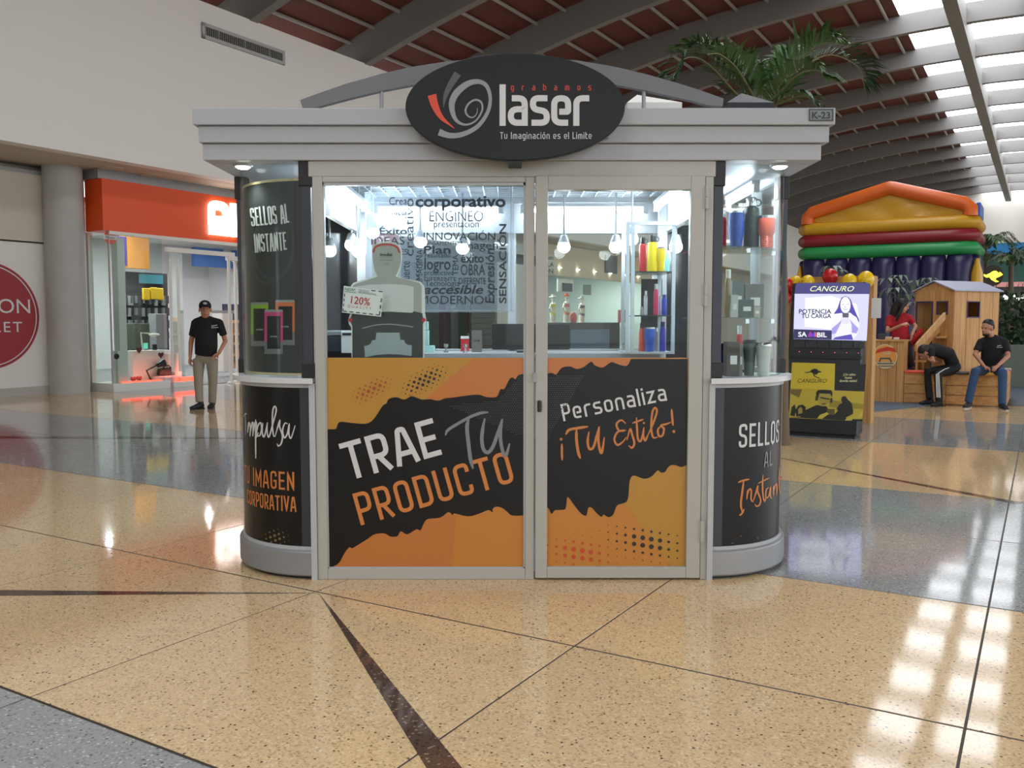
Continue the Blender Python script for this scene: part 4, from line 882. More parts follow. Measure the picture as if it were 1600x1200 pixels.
CARD = mat('card_white', (228, 228, 226), .5, var=.01)
mk('card_back', MB().prism([cf(0)(*p) for p in grow], (0, .012, 0)), CARD, cu_)
plate('card_grip', hl + hd + [cb(*p) for p in ((960, 100), (1240, 175), (1270, 215), (1270, 555), (400, 545), (410, 215), (440, 190), (700, 105))], cf(.001), mat('grip_grey', (166, 168, 162), .5, var=.02), cu_)
plate('card_label', [cb(*p) for p in ((430, 225), (600, 200), (860, 190), (1050, 200), (1170, 225), (1170, 560), (860, 540), (420, 560))], cf(.002), mat('label_white', (206, 208, 206), .5, var=.01), cu_)
plate('card_body', [cb(*p) for p in ((402, 560), (860, 535), (1150, 550), (1170, 530), (1280, 555), (1285, 600), (1300, 640), (1285, 700), (1285, 1240), (405, 1240), (405, 720), (372, 640), (390, 590))], cf(.003), mat('body_dark', (50, 54, 54), .4, var=.12, scale=6), cu_)
letter('card_line', [ribbon([cb(*p) for p in smooth([(528, 745), (690, 705), (850, 692), (1010, 705), (1165, 728)])], 1.1)], cf(.004), LGREY, cu_)
plate('card_foot', [cb(*p) for p in ((705, 798), (995, 798), (1002, 885), (1050, 890), (1065, 930), (1100, 952), (1146, 955), (1146, 1090), (1000, 1072), (850, 1066), (700, 1078), (563, 1105), (552, 965), (590, 960), (635, 935), (650, 895), (695, 888))], cf(.004), mat('foot_pale', (160, 170, 174), .5, var=.02), cu_)
letter('card_arc', [ribbon([ca(*p) for p in smooth([(646, 925), (668, 865), (720, 838), (800, 828), (880, 838), (935, 868), (962, 930)])], 2.4)], cf(.003), RED, cu_)
for e in ((380, 640), (1296, 640)): plate('card_button', disc(*cb(*e), 3.2, 12)[0], cf(.0045), RED, cu_)
letter('lettering', text('trodat', 7.6, *ca(800, 970), al='CENTER', bold=.025, down=True), cf(.003), PRK, cu_)
letter('lettering', text('professional', 4.3, *ca(800, 1025), al='CENTER', down=True) + text('5200', 4.6, *ca(800, 1075), al='CENTER', down=True) + [ribbon([ca(705, 988), ca(895, 988)], .5)], cf(.003), PRG, cu_)
YT = 5.0
tg_ = T('quality_tag', 'small tilted white tag reading 120% on the stamp cut-out', 'sign', tuple(at(566, 470, YT)))
tf = lambda d: (lambda u, v: at(u, v, YT - d)); ct = cb
mk('tag_card', MB().prism([tf(0)(*cb(*p)) for p in ((298, 212), (788, 275), (762, 600), (274, 546))], (0, .004, 0)), CARD, tg_)
mk('tag_peg', MB().tube([tf(0)(566, 470), tf(-.055)(566, 470)], .006, 6), GREYM, tg_)
ds = []
def dash(a, b, n, w=1.5):
    a, b = V(a), V(b)
    for i in range(n): ds.append(ribbon([cb(*(a + (b - a) * ((i + .0) / (n - .4)))), cb(*(a + (b - a) * ((i + .6) / (n - .4))))], w))
dash((640, 270), (785, 287), 2); dash((308, 310), (286, 530), 4); dash((768, 370), (742, 580), 3); dash((286, 528), (745, 578), 6)
letter('tag_border', ds, tf(.002), PRK, tg_)
ro = -R(7)
letter('lettering', text('120%', 16.5, *cb(360, 428), bold=.012, ws=.92, rot=ro, down=True), tf(.002), mat('tag_red', (196, 50, 60), .4), tg_)
letter('lettering', text('QUALITY', 5.6, *cb(342, 478), sp=1.85, rot=ro, down=True), tf(.002), PRR, tg_)
letter('lettering', text('NEW!', 6.6, *cb(305, 270), rot=ro, bold=.01, down=True) + text('TRODAT', 4.4, *cb(478, 278), rot=ro, down=True) + text('PROFESSIONAL', 4.4, *cb(475, 305), rot=ro, sp=.97, down=True), tf(.002), mat('tag_ink', (90, 100, 100), .4), tg_)
letter('tag_underline', [ribbon([cb(306, 283), cb(448, 300)], .8)], tf(.002), mat('tag_green', (70, 130, 70), .4), tg_)
# ------------------------------------------------------------------ things on the counters
mo = T('monitor', 'black flat monitor seen from behind on the rear worktop', 'monitor', (at(830, 553, 6.3).x, 6.3, 1.235))
a, b = at(769, 506, 6.3), at(890, 550, 6.3)
mk('screen_shell', MB().bb(a.x, 6.3, 1.255, b.x, 6.335, a.z), BLACK, mo, bev=.006); mk('screen_foot', MB().bb(-.1 + (a.x + b.x) / 2, 6.24, 1.235, .1 + (a.x + b.x) / 2, 6.42, 1.245), BLACK, mo); mk('screen_stem', MB().bb((a.x + b.x) / 2 - .03, 6.335, 1.24, (a.x + b.x) / 2 + .03, 6.36, 1.4), BLACK, mo)
pt = T('printer', 'dark desktop printer on the rear worktop beside the poster case', 'printer', (at(525, 553, 6.3).x, 6.3, 1.235))
a, b = at(500, 512, 6.3), at(547, 552, 6.3)
mk('printer_body', MB().bb(a.x, 6.25, 1.235, b.x, 6.55, a.z - .06), mat('printer_navy', (34, 42, 56), .4), pt, bev=.01); mk('printer_lid', MB().bb(a.x, 6.25, a.z - .058, b.x, 6.55, a.z - .02), GREYM, pt, bev=.008)
wb = T('dispenser', 'white upright box with a dark band beside the cut-out', 'device', (at(543, 553, 6.1).x, 6.2, 1.235))
a, b = at(534, 517, 6.2), at(551, 552, 6.2)
mk('box_shell', MB().bb(a.x, 6.17, 1.235, b.x, 6.24, a.z), CARD, wb, bev=.004); mk('box_band', MB().bb(a.x + .01, 6.165, 1.36, b.x, 6.171, 1.375), BLACK, wb)
MINT = mat('mint_card', (166, 206, 200), .5, var=.02)
for i, (u0, v0, u1, v1) in enumerate(((662, 507, 669, 520), (662, 522, 670, 539), (662, 540, 679, 551))):
    a = at(u0, v0, 6.35); b = at(u1, v1, 6.35); z0 = [1.395, 1.285, 1.235][i]; z1 = [1.455, 1.393, 1.283][i]
    tag(mk('mint_box', MB().bb(a.x, 6.3, z0, b.x, 6.4, z1), MINT, bev=.003), ['pale mint box on top of the small stack beside the cut-out', 'pale mint box in the middle of the small stack beside the cut-out', 'wide flat pale mint box at the bottom of the small stack'][i], 'box')
bg = T('brown_bag', 'grey-brown paper bag printed SAMI on the rear worktop', 'bag', (at(746, 550, 6.4).x, 6.42, 1.235))
a, b = at(737, 516, 6.4), at(753, 553, 6.4)
mk('bag_body', MB().bb(a.x, 6.39, 1.235, b.x, 6.45, a.z), mat('bag_taupe', (116, 108, 102), .6), bg); letter('lettering', text('SAMI', 5, 745, 534, al='CENTER', bold=.01, down=True), lambda u, v: at(u, v, 6.388), PRK, bg)
for i, (u, v, w, m, lab) in enumerate(((697, 540, 5, GREYM, 'small grey tap handle standing on the rear worktop'), (727, 551, 6, CHROME, 'small steel clamp on the rear worktop left of the paper bag'), (975, 549, 4, CHROME, 'small steel clamp on the rear worktop behind the door'))):
    p = at(u, v, 6.3); tag(mk('clamp', MB().lathe([(.018, 0), (.018, .012), (.008, .016), (.008, .035), (.016, .04), (.016, .06)], (p.x, 6.3, 1.235), 12), m, smooth=True), lab, 'tool')
rs = T('red_sticker_card', 'small red and white card standing at the rear glass', 'card', (at(728, 540, 6.55).x, 6.55, 1.235)); a, b = at(720, 525, 6.55), at(733, 545, 6.55)
mk('card', MB().bb(a.x, 6.54, 1.235, b.x, 6.55, a.z), RED, rs); mk('card_top', MB().bb(a.x, 6.535, a.z - .02, b.x, 6.54, a.z), CARD, rs)
# aluminium shelf unit with bottles
su = T('shelf_unit', 'aluminium and glass shelf unit holding bottles behind the door', 'shelf', (1.0, 6.2, 1.235))
for x, y in ((.78, 6.0), (.815, 6.0), (1.09, 6.0), (.8, 6.4), (1.06, 6.38)): mk('shelf_post', MB().bb(x - .012, y - .012, 1.235, x + .012, y + .012, 2.1), mat('alu', (186, 196, 202), .3, metal=.5), su)
for z in (1.49, 1.785): mk('shelf_board', MB().bb(.83, 5.99, z, 1.08, 6.38, z + .008), mat('shelf_smoke', (40, 44, 46), .2), su)
mk('shelf_base', MB().bb(.77, 5.98, 1.236, 1.09, 6.4, 1.25), LGREY, su)
mk('shelf_back', MB().bb(.93, 6.385, 1.25, 1.08, 6.395, 1.76), BLACK, su)
mk('top_rail', MB().bb(.77, 5.98, 2.1, 1.1, 6.02, 2.125), LGREY, su)
tag(mk('dark_poster', MB().obox((1.12, 6.6, 1.15), (.22, -.216, 0), (.01, .01, 0), (0, 0, 1.0)), mat('poster_black', (14, 16, 22), .15)), 'glossy black poster standing behind the bottle shelves', 'poster')
tag(mk('dark_poster', MB().obox((-1.63, 6.07, 1.15), (.5, .49, 0), (.01, -.01, 0), (0, 0, 1.16)), MATS['poster_black']), 'glossy black poster in the rear corner above the printer', 'poster')
def vessel(name, kind, u, Y, z, wpx, hpx, col, label, cat='tumbler', lidm=None, group=None):
    s = Y / 1380; x = (u - 800) * s; r = wpx * s / 2; h = hpx * s
    m = mat('enamel_%d_%d_%d' % col, col, .35, var=.03)
    t = T(name, label, cat, (x, Y, z), group=group); L = lidm or CHROME
    if kind == 'tumbler':
        mk('body', MB().lathe([(r * .7, 0), (r * .74, .004), (r * .78, h * .42), (r * .98, h * .52), (r, h * .6), (r, h * .93)], (x, Y, z), 24), m, t, smooth=True); mk('rim', MB().lathe([(r * .97, h * .93), (r * .97, h)], (x, Y, z), 24), L, t, smooth=True)
    elif kind == 'ribbed':
        pf_ = [(r * .68, 0)] + [q for i in range(8) for q in ((r * (.74 + i * .008), h * (.02 + i * .048)), (r * (.69 + i * .008), h * (.04 + i * .048)))] + [(r * .8, h * .42), (r, h * .5), (r, h * .92)]
        mk('body', MB().lathe(pf_, (x, Y, z), 24), m, t, smooth=True); mk('rim', MB().lathe([(r * .92, h * .92), (r * .92, h)], (x, Y, z), 24), L, t, smooth=True)
    elif kind == 'cup':
        mk('body', MB().lathe([(r * .72, 0), (r * .8, h * .4), (r, h * .9)], (x, Y, z), 24), m, t, smooth=True); mk('lid', MB().lathe([(r * 1.02, h * .9), (r * 1.02, h * .95), (r * .85, h)], (x, Y, z), 24), L, t, smooth=True)
    elif kind == 'curved':
        mk('body', MB().lathe([(r * .72, 0), (r * .74, h * .08), (r * .8, h * .2), (r, h * .5), (r, h * .75), (r * .92, h * .95)], (x, Y, z), 24), m, t, smooth=True); mk('rim', MB().lathe([(r * .9, h * .95), (r * .9, h)], (x, Y, z), 24), L, t, smooth=True)
    elif kind == 'bottle':
        mk('body', MB().lathe([(r * .94, 0), (r, .006), (r, h * .72), (r * .9, h * .79), (r * .55, h * .82)], (x, Y, z), 24), m, t, smooth=True); mk('cap', MB().lathe([(r * .55, h * .82), (r * .62, h * .83), (r * .62, h * .97), (r * .5, h)], (x, Y, z), 18), L, t, smooth=True)
        rg = [(x + r * .8 + r * .38 * math.cos(a), Y, z + h * .9 + r * .38 * math.sin(a)) for a in [i * math.pi / 6 for i in range(13)]]; mk('carry_loop', MB().tube(rg, r * .08, 6), BLACK, t)
    elif kind == 'flask':
        mk('body', MB().lathe([(r * .9, 0), (r, .005), (r, h * .7), (r * .8, h * .8), (r * .7, h * .82)], (x, Y, z), 20), m, t, smooth=True); mk('cap', MB().lathe([(r * .7, h * .82), (r * .72, h * .99), (r * .6, h)], (x, Y, z), 16), L, t, smooth=True)
    return t
sp = 'bottles in the shelf unit'
vessel('steel_bottle', 'bottle', 1003, 6.15, 1.794, 12, 54, (190, 34, 40), 'red bottle with black cap on the top glass shelf', 'bottle', BLACK)
vessel('steel_bottle', 'bottle', 1018, 6.1, 1.794, 17, 56, (238, 212, 30), 'tall yellow bottle on the top glass shelf', 'bottle', BLACK)
vessel('tumbler', 'tumbler', 1031, 6.08, 1.794, 14, 38, (236, 206, 28), 'short yellow tumbler on the top glass shelf', lidm=CHROME)
vessel('tumbler', 'tumbler', 1041, 6.25, 1.794, 9, 34, (120, 190, 186), 'small teal tumbler beside the yellow ones')
vessel('flask', 'flask', 1008, 6.15, 1.498, 6, 38, (190, 192, 194), 'slim steel flask on the middle smoky shelf', 'bottle')
vessel('flask', 'flask', 1024, 6.1, 1.498, 7.5, 49, (196, 40, 84), 'slim pink flask on the middle smoky shelf', 'bottle')
vessel('flask', 'flask', 1037, 6.1, 1.498, 8, 32, (24, 66, 176), 'short blue flask on the middle smoky shelf', 'bottle', mat('cap_blue', (20, 50, 140), .4))
vessel('flask', 'flask', 1031, 6.3, 1.498, 5, 30, (150, 130, 170), 'thin lilac flask behind the pink one', 'bottle')
vessel('flask', 'flask', 1002, 6.3, 1.498, 5, 14, (160, 160, 160), 'tiny steel flask on the middle smoky shelf', 'bottle')
vessel('flask', 'flask', 1003, 6.1, 1.25, 10, 44, (226, 84, 62), 'coral bottle at the bottom of the shelf unit', 'bottle', BLACK)
vessel('steel_bottle', 'tumbler', 1015, 6.04, 1.25, 17, 38, (20, 78, 178), 'wide blue tumbler with steel rim on the bottom shelf', 'tumbler')
vessel('flask', 'flask', 1025, 6.25, 1.25, 7, 36, (124, 120, 130), 'grey flask between the blue vessels of the bottom shelf', 'bottle')
vessel('flask', 'flask', 1035, 6.12, 1.25, 10, 46, (40, 46, 170), 'tall dark blue bottle at the bottom of the shelf unit', 'bottle', mat('cap_navy', (24, 28, 100), .4))
# glass corner case contents
zt_, zm, zb_ = 1.876, 1.478, 1.14
vessel('tumbler', 'flask', 1126, 5.3, zt_, 12, 62, (206, 40, 60), 'red bottle half hidden by the post on the top case shelf', 'bottle')
vessel('tumbler', 'curved', 1147, 5.2, zt_, 24, 58, (14, 62, 146), 'curvy blue tumbler on the top shelf of the corner case')
vessel('steel_bottle', 'bottle', 1170, 5.24, zt_, 25, 80, (18, 34, 34), 'black bottle with steel cap on the top shelf of the corner case', 'bottle', CHROME)
vessel('tumbler', 'ribbed', 1194, 5.2, zt_, 25.5, 51, (224, 92, 70), 'coral ribbed tumbler on the top shelf of the corner case')
vessel('flask', 'flask', 1136, 5.15, zm, 11, 74, (150, 136, 104), 'tall khaki bottle with white cap on the middle case shelf', 'bottle', CARD)
def carton(u0, u1, Y, z, hpx, d, col, label, txt=None):
    s = Y / 1380; x0, x1 = (u0 - 800) * s, (u1 - 800) * s; t = T('carton', label, 'box', ((x0 + x1) / 2, Y, z))
    mk('carton_body', MB().bb(x0, Y, z, x1, Y + d, z + hpx * s), mat('carton_%d_%d_%d' % col, col, .5), t, bev=.002)
    mk('carton_label', MB().bb(x0 + (x1 - x0) * .3, Y - .001, z + hpx * s * .35, x1 - (x1 - x0) * .2, Y, z + hpx * s * .6), CARD, t)
carton(1141, 1152, 5.1, zm, 35, .06, (190, 192, 186), 'pale narrow carton on the middle case shelf')
carton(1143, 1161, 5.28, zm, 56, .08, (98, 112, 112), 'tall grey-green carton behind the pale one')
carton(1153, 1177, 5.16, zm, 28, .08, (84, 94, 94), 'dark carton with white print at the middle shelf front')
carton(1162, 1192, 5.3, zm, 52, .07, (116, 118, 116), 'wide grey carton at the back of the middle case shelf')
carton(1176, 1187, 5.17, zm, 17, .05, (176, 172, 160), 'small cream carton on the middle case shelf')
carton(1135, 1156, 5.06, zb_, 54, .08, (74, 66, 60), 'dark brown carton with white print on the case counter')
carton(1155, 1161, 5.12, zb_, 50, .05, (120, 120, 112), 'narrow grey carton beside the brown one on the case counter')
vessel('tumbler', 'cup', 1171, 5.14, zb_, 21, 56, (64, 78, 74), 'dark grey-green cup with black lid on the case counter', 'cup', BLACK)
vessel('tumbler', 'cup', 1193, 5.12, zb_, 24, 52, (190, 196, 190), 'white cup with steel lid on the case counter', 'cup')
vessel('flask', 'flask', 1127, 5.2, zb_, 14, 50, (30, 36, 96), 'dark blue bottle half hidden by the post on the case counter', 'bottle', BLACK)
vessel('flask', 'flask', 1155, 5.4, zb_, 10, 74, (196, 40, 50), 'small red flask with white cap behind the cups', 'bottle', CARD)
# ================================================================== RIGHT SIDE
def plane(p0, x, y, d=0):
    n = V(x).cross(V(y)).normalized()
    if n.dot(V(p0) - O) > 0: n = -n
    q = V(p0) + n * d
    def f(u, v): r = ray(u, v); return O + r * ((q - O).dot(n) / r.dot(n))
    return f
# charging machine, leaning back
MP = V((4.27, 10.86, 0)); MW = .9; LEAN = .3 / 1.95
ml = MP - B * MW; mup = (A * LEAN + Z)
ma = T('charging_machine', 'black leaning phone charging machine with lit screen and yellow poster', 'machine', tuple(ml + B * .45))
mpos = lambda x, a, z: ml + B * x + A * (a + LEAN * z) + Z * z
q = MB(); prof_ = [(0, .04), (0, 1.955), (.1, 1.955), (.34, .9), (.36, .04)]
q.prism([mpos(0, a, z) for a, z in prof_], B * MW); mk('cabinet', q, mat('machine_black', (20, 21, 26), .35), ma, bev=.015)
mk('foot', MB().prism([mpos(.03, a, z) for a, z in ((.03, 0), (.03, .05), (.33, .05), (.33, 0))], B * (MW - .06)), BLACK, ma)
mf = lambda d: plane(ml, B, mup, d)
m7 = lambda x, y: (1230 + x / 9.23, 430 + y / 9.23); m8 = lambda x, y: (1230 + x / 8.571, 550 + y / 8.571)
def scr(nm, pts, d, col, s, cf=m7, em_=True):
    return plate(nm, [cf(*p) for p in pts], mf(d), em('screen_%d_%d_%d' % col, col, s) if em_ else mat('ink_%d_%d_%d' % col, col, .4), ma)
for nm_, pts in (('screen', None),): pass
scn = scr('screen', [(108, 268), (1182, 272), (1146, 946), (88, 918)], .004, (206, 206, 255), 1.2)
scr('screen_glow_field', [(260, 330), (640, 300), (1000, 420), (1050, 700), (700, 790), (250, 740)], .0048, (236, 240, 255), 1.3)
scr('screen_header', [(150, 112), (1180, 112), (1202, 135), (1186, 272), (108, 268), (122, 140)], .004, (88, 84, 150), .75)
scr('screen_banner', [(94, 778), (645, 796), (640, 930), (88, 916)], .0056, (66, 62, 112), .7)
scr('screen_hair', [(835, 303), (785, 322), (752, 390), (725, 480), (668, 560), (770, 548), (900, 540), (1000, 610), (1042, 700), (1036, 640), (990, 540), (950, 440), (915, 350), (880, 315)], .0056, (98, 84, 190), .85)
scr('screen_body', [(775, 545), (690, 570), (645, 680), (640, 800), (700, 860), (650, 925), (950, 930), (1010, 850), (1042, 760), (1036, 690), (1000, 620), (915, 545)], .0062, (232, 232, 255), 1.15)
scr('screen_face', [(840 + 74 * math.cos(a), 430 + 118 * math.sin(a)) for a in [i * math.pi / 12 for i in range(24)]], .0066, (240, 238, 255), 1.15)
for pts in ([(640, 770), (740, 690), (790, 640), (770, 700), (700, 840), (650, 850)], [(1030, 770), (960, 700), (905, 640), (930, 720), (930, 830), (1000, 840)]): scr('screen_arm', pts, .007, (176, 168, 240), .95)
scr('screen_hand', [(770, 640), (800, 600), (880, 610), (915, 640), (880, 700), (800, 700)], .0074, (228, 226, 252), 1.05)
scr('screen_phone', [(796, 545), (888, 545), (884, 610), (798, 608)], .0078, (112, 112, 132), .7)
scr('screen_jeans', [(690, 895), (925, 850), (952, 932), (655, 926)], .0074, (104, 92, 196), .85)
letter('lettering', text('CANGURO', 82, 0, 0, shear=.35, ws=1.42, down=True) and [([m7(a + 312, b + 232) for a, b in vs_], fs_) for vs_, fs_ in text('CANGURO', 108, 0, 0, shear=.35, ws=1.18, down=True)], mf(.007), em('screen_yellow', (238, 246, 190), 1.2), ma)
SP_ = em('screen_text', (66, 58, 120), .4)
for s_, x, y, w_ in (('POTENCIA', 168, 552, 470), ('TU CARGA', 205, 618, 430)):
    tt = text(s_, 88, 0, 0, bold=.022, down=True); x0 = min(a for a, b in tt[0][0]); x1 = max(a for a, b in tt[0][0])
    letter('lettering', [([m7(x + (a - x0) * w_ / (x1 - x0), y + b) for a, b in vs_], fs_) for vs_, fs_ in tt], mf(.007), SP_, ma)
SW = em('screen_white', (250, 250, 255), 1.1)
def fit(s_, x, y, wd, h, bold=.02):
    tt = text(s_, 100, 0, 0, bold=bold, down=True); x0 = min(a for a, b in tt[0][0]); x1 = max(a for a, b in tt[0][0])
    return [([m7(x + (a - x0) * wd / (x1 - x0), y + b * h / 73) for a, b in vs_], fs_) for vs_, fs_ in tt]
letter('lettering', fit('SA', 158, 886, 125, 70) + fit('BIL', 430, 892, 142, 70), mf(.007), SW, ma)
for j, (col, pts) in enumerate((((170, 60, 190), [(298, 888), (315, 830), (340, 812), (358, 840), (362, 888)]), ((90, 80, 230), [(350, 888), (358, 840), (372, 850), (392, 812), (402, 888)]), ((240, 110, 120), [(392, 888), (398, 815), (415, 830), (424, 888)]))): scr('screen_logo', pts, .007 + j * .0003, col, .9)
FL = em('screen_line', (120, 112, 200), .6)
letter('screen_features', [ribbon([m7(*p) for p in smooth(q)], .55) for q in ([(786, 425), (802, 416), (820, 424)], [(862, 424), (878, 416), (896, 425)], [(806, 478), (826, 496), (850, 498), (870, 482)], [(836, 440), (832, 466), (842, 470)])], mf(.0072), FL, ma)
# locker row
for i in range(6):
    x0 = 95 + i * 172; pts = [m7(x0, 945 + i * 3), m7(x0 + 160, 948 + i * 3), m7(x0 + 158, 1050 + i * 2), m7(x0 - 3, 1045 + i * 2)]
    mk('charge_flap', MB().prism([mf(.001)(*p) for p in pts], (A * -1) * .012), mat('flap_black', (30, 36, 42), .3), ma, bev=.003)
    x = 175 + i * 170.5; mk('charge_light', MB().flat([disc(*m7(x, 1103 + i * 4), .55, 8)], mf(.004)), em('pink_light', (255, 110, 150), 3), ma)
mk('waist_ledge', MB().prism([mpos(-.005, -.02, .99), mpos(-.005, -.02, 1.03), mpos(-.005, .04, 1.03), mpos(-.005, .04, .99)], B * (MW + .01)), BLACK, ma)
YE = (206, 186, 44); scr('poster_field', [(65, 140), (642, 155), (632, 512), (42, 487)], .003, YE, 0, m8, False); scr('poster_field', [(646, 156), (1056, 165), (1036, 528), (634, 512)], .003, (26, 26, 30), 0, m8, False)
scr('poster_photo', [(42, 489), (1034, 530), (1005, 930), (25, 880)], .0036, (190, 172, 52), 0, m8, False)
KG = [(222, 262), (240, 272), (300, 262), (330, 235), (370, 222), (405, 232), (425, 262), (430, 243), (440, 258), (466, 270), (420, 280), (402, 290), (390, 312), (375, 295), (364, 308), (385, 328), (435, 346), (432, 355), (375, 336), (350, 315), (348, 290), (318, 270), (285, 279), (240, 281)]
scr('poster_kangaroo', KG, .0042, (24, 22, 18), 0, m8, False)
letter('lettering', [([m8(a + 128, b + 412) for a, b in vs_], fs_) for vs_, fs_ in text('CANGURO', 76, 0, 0, shear=.3, ws=1.04, down=True)], mf(.0042), PRK, ma)
for s_, x, y in (('¡Un salto', 748, 316), ('hasta', 772, 358), ('donde estés!', 700, 400)): letter('lettering', [([m8(a + x, b + y) for a, b in vs_], fs_) for vs_, fs_ in text(s_, 46, 0, 0, bold=.02, down=True)], mf(.0042), mat('ink_paleyellow', (214, 214, 160), .4), ma)
DK = (36, 33, 26); MD = (110, 100, 40)
for j, (pts, col) in enumerate((([(45, 500), (200, 500), (160, 610), (45, 560)], MD), ([(560, 640), (1026, 700), (1022, 765), (560, 740)], (150, 136, 44)), ([(120, 860), (110, 780), (150, 715), (210, 705), (250, 740), (230, 860)], DK), ([(150, 830), (145, 770), (175, 735), (205, 760), (200, 820)], (160, 146, 60)), ([(40, 850), (60, 740), (100, 700), (120, 780), (100, 860)], DK), ([(25, 872), (180, 868), (240, 780), (390, 710), (530, 730), (590, 830), (640, 830), (700, 760), (770, 750), (720, 640), (735, 600), (780, 590), (840, 680), (884, 780), (880, 830), (780, 880), (900, 900), (1012, 900), (1005, 930)], DK),
    ([(412, 560), (420, 690), (455, 725), (500, 725), (545, 690), (580, 620), (590, 570), (500, 545)], (168, 152, 66)), ([(390, 600), (385, 545), (410, 510), (500, 505), (590, 512), (608, 550), (600, 610), (575, 560), (430, 555), (415, 620)], DK), ([(375, 650), (380, 590), (410, 590), (412, 650)], (60, 56, 34)), ([(575, 680), (578, 620), (606, 615), (605, 680)], (60, 56, 34)), ([(440, 600), (500, 612), (570, 625), (560, 640), (500, 630), (445, 618)], DK), ([(460, 690), (520, 680), (515, 700), (470, 705)], (90, 80, 40)), ([(520, 840), (530, 760), (640, 765), (630, 845)], (90, 84, 44)), ([(400, 890), (440, 840), (530, 808), (560, 830), (500, 870), (470, 895)], (200, 184, 70)), ([(660, 545), (690, 520), (760, 530), (770, 590), (715, 600)], (190, 172, 60)), ([(770, 920), (800, 880), (880, 870), (870, 915)], (196, 180, 66)), ([(945, 895), (985, 810), (1015, 770), (1010, 860)], (206, 190, 80)), ([(660, 760), (700, 700), (830, 650), (870, 700), (880, 820), (740, 860)], DK))):
    scr('poster_shape', pts, .004 + j * .0004, col, 0, m8, False)
# pine rack behind the machine, balloons
RA = 13.4
def pbx(u0, v0, u1, v1, a, d, m=None, nm=None, par=None, bev=0):
    p, q = ata(u0, v0, a), ata(u1, v1, a); x = q.dot(B) - p.dot(B)
    return MB().obox(ab(a, p.dot(B), min(p.z, q.z)), B * x, A * d, Z * abs(p.z - q.z))
ra = T('pine_rack', 'pine frame rack with shelves standing behind the charging machine', 'rack', tuple(ata(1300, 640, RA)))
pl, pr_ = ata(1226, 434, RA), ata(1366, 434, RA); zt_ = pl.z
for b in (pl.dot(B), pl.dot(B) + .2, pr_.dot(B) - .13): mk('rack_post', MB().obox(ab(RA, b, 0), B * .13 if b > pl.dot(B) + .3 else B * .07, A * .3, Z * zt_), PINE, ra)
mk('rack_top', MB().obox(ab(RA - .01, pl.dot(B), zt_ - .14), B * (pr_.dot(B) - pl.dot(B)), A * .32, Z * .14), PINEX, ra)
for z in (.3, .62, .94, 1.26, 1.58): mk('rack_shelf', MB().obox(ab(RA, pl.dot(B), z), B * .26, A * .3, Z * .025), PINEX, ra)
mk('rack_back', MB().obox(ab(RA + .29, pl.dot(B) + .25, .2), B * (pr_.dot(B) - pl.dot(B) - .3), A * .02, Z * (zt_ - .4)), mat('rack_dark', (44, 40, 48), .7), ra)
tag(mk('paper_note', MB().obox(ata(1361, 497, RA - .012), B * .13 + A * .0, A * .003, Z * .28), CARD), 'white paper note pinned to the right post of the pine rack', 'paper')
YB_ = mat('balloon_yellow', (236, 196, 30), .25); RB_ = mat('balloon_red', (196, 30, 36), .25)
for i, (u, v, r, m, lab) in enumerate(((1243, 441, 9.5, YB_, 'leftmost yellow balloon on the pine rack above the machine'), (1262, 441, 10.5, YB_, 'second yellow balloon from the left above the machine'), (1297, 432, 11.5, RB_, 'red balloon above the middle of the charging machine'), (1327, 440, 11.5, YB_, 'third yellow balloon from the left above the machine'), (1353, 437, 12.5, YB_, 'rightmost yellow balloon by the right post of the pine rack'), (1229, 444, 10, RB_, 'red balloon at the upper left end of the rack'), (1239, 451, 9.5, RB_, 'red balloon under the leftmost yellow balloon'), (1228, 466, 9, RB_, 'lowest red balloon at the left end of the rack'))):
    p = ata(u, v, RA - .12 - .1 * (i % 2)); s = r * p.y / 1380
    t = T('balloon', lab, 'balloon', tuple(p - Z * s), group='balloons on the pine rack')
    mk('balloon_skin', MB().ell(p, (s, s, s * 1.08), 18, 12), m, t, smooth=True); mk('balloon_knot', MB().lathe([(s * .14, -s * 1.2), (s * .05, -s * 1.05)], p, 8), m, t)
    mk('balloon_string', MB().tube([p - Z * s * 1.15, ab(RA + .01, p.dot(B), p.z - s * 1.5)], .004, 5), CARD, t)
# wooden play corner
PA = 17.15
bt_, z57 = .57, .57
co_ = T('wooden_counter', 'pine plank counter with a round sign beside the play fence', 'counter', tuple(ata(1385, 629, PA)))
cl_, cr_ = ata(1340, 531, PA), ata(1414, 531, PA); b0, b1, zc = cl_.dot(B), cr_.dot(B), cr_.z
nb = 6
for i in range(nb): mk('plank', MB().obox(ab(PA + .006 * (i % 2), b0 + (b1 - b0) * i / nb + .003, 0), B * ((b1 - b0) / nb - .006), A * .03, Z * (zc - .03)), PINE, co_, bev=.004)
mk('counter_top', MB().obox(ab(PA - .03, b0 - .02, zc - .03), B * (b1 - b0 + .04), A * .5, Z * .03), PINEX, co_); mk('side_board', MB().obox(ab(PA + .04, b1 - .03, 0), B * .03, A * .42, Z * (zc - .03)), PINE, co_)
sgf = lambda d: (lambda u, v: ata(u, v, PA - .002 - d))
rd_ = T('round_sign', 'round sunset coloured wooden sign on the pine counter', 'sign', tuple(ata(1383, 557, PA - .01)))
mk('disc_board', MB().prism([sgf(0.001)(*p) for p in disc(1383, 557, 19.2, 40)[0]], A * -.012), mat('disc_cream', (222, 204, 160), .5), rd_)
plate('disc_sky', disc(1383, 557, 17.6, 40)[0], sgf(.0145), mat('disc_orange', (232, 160, 76), .5, var=.15, scale=5), rd_)
plate('disc_sand', [p for p in disc(1383, 557, 17.6, 40)[0] if p[1] > 564], sgf(.016), mat('disc_tan', (206, 186, 140), .5), rd_)
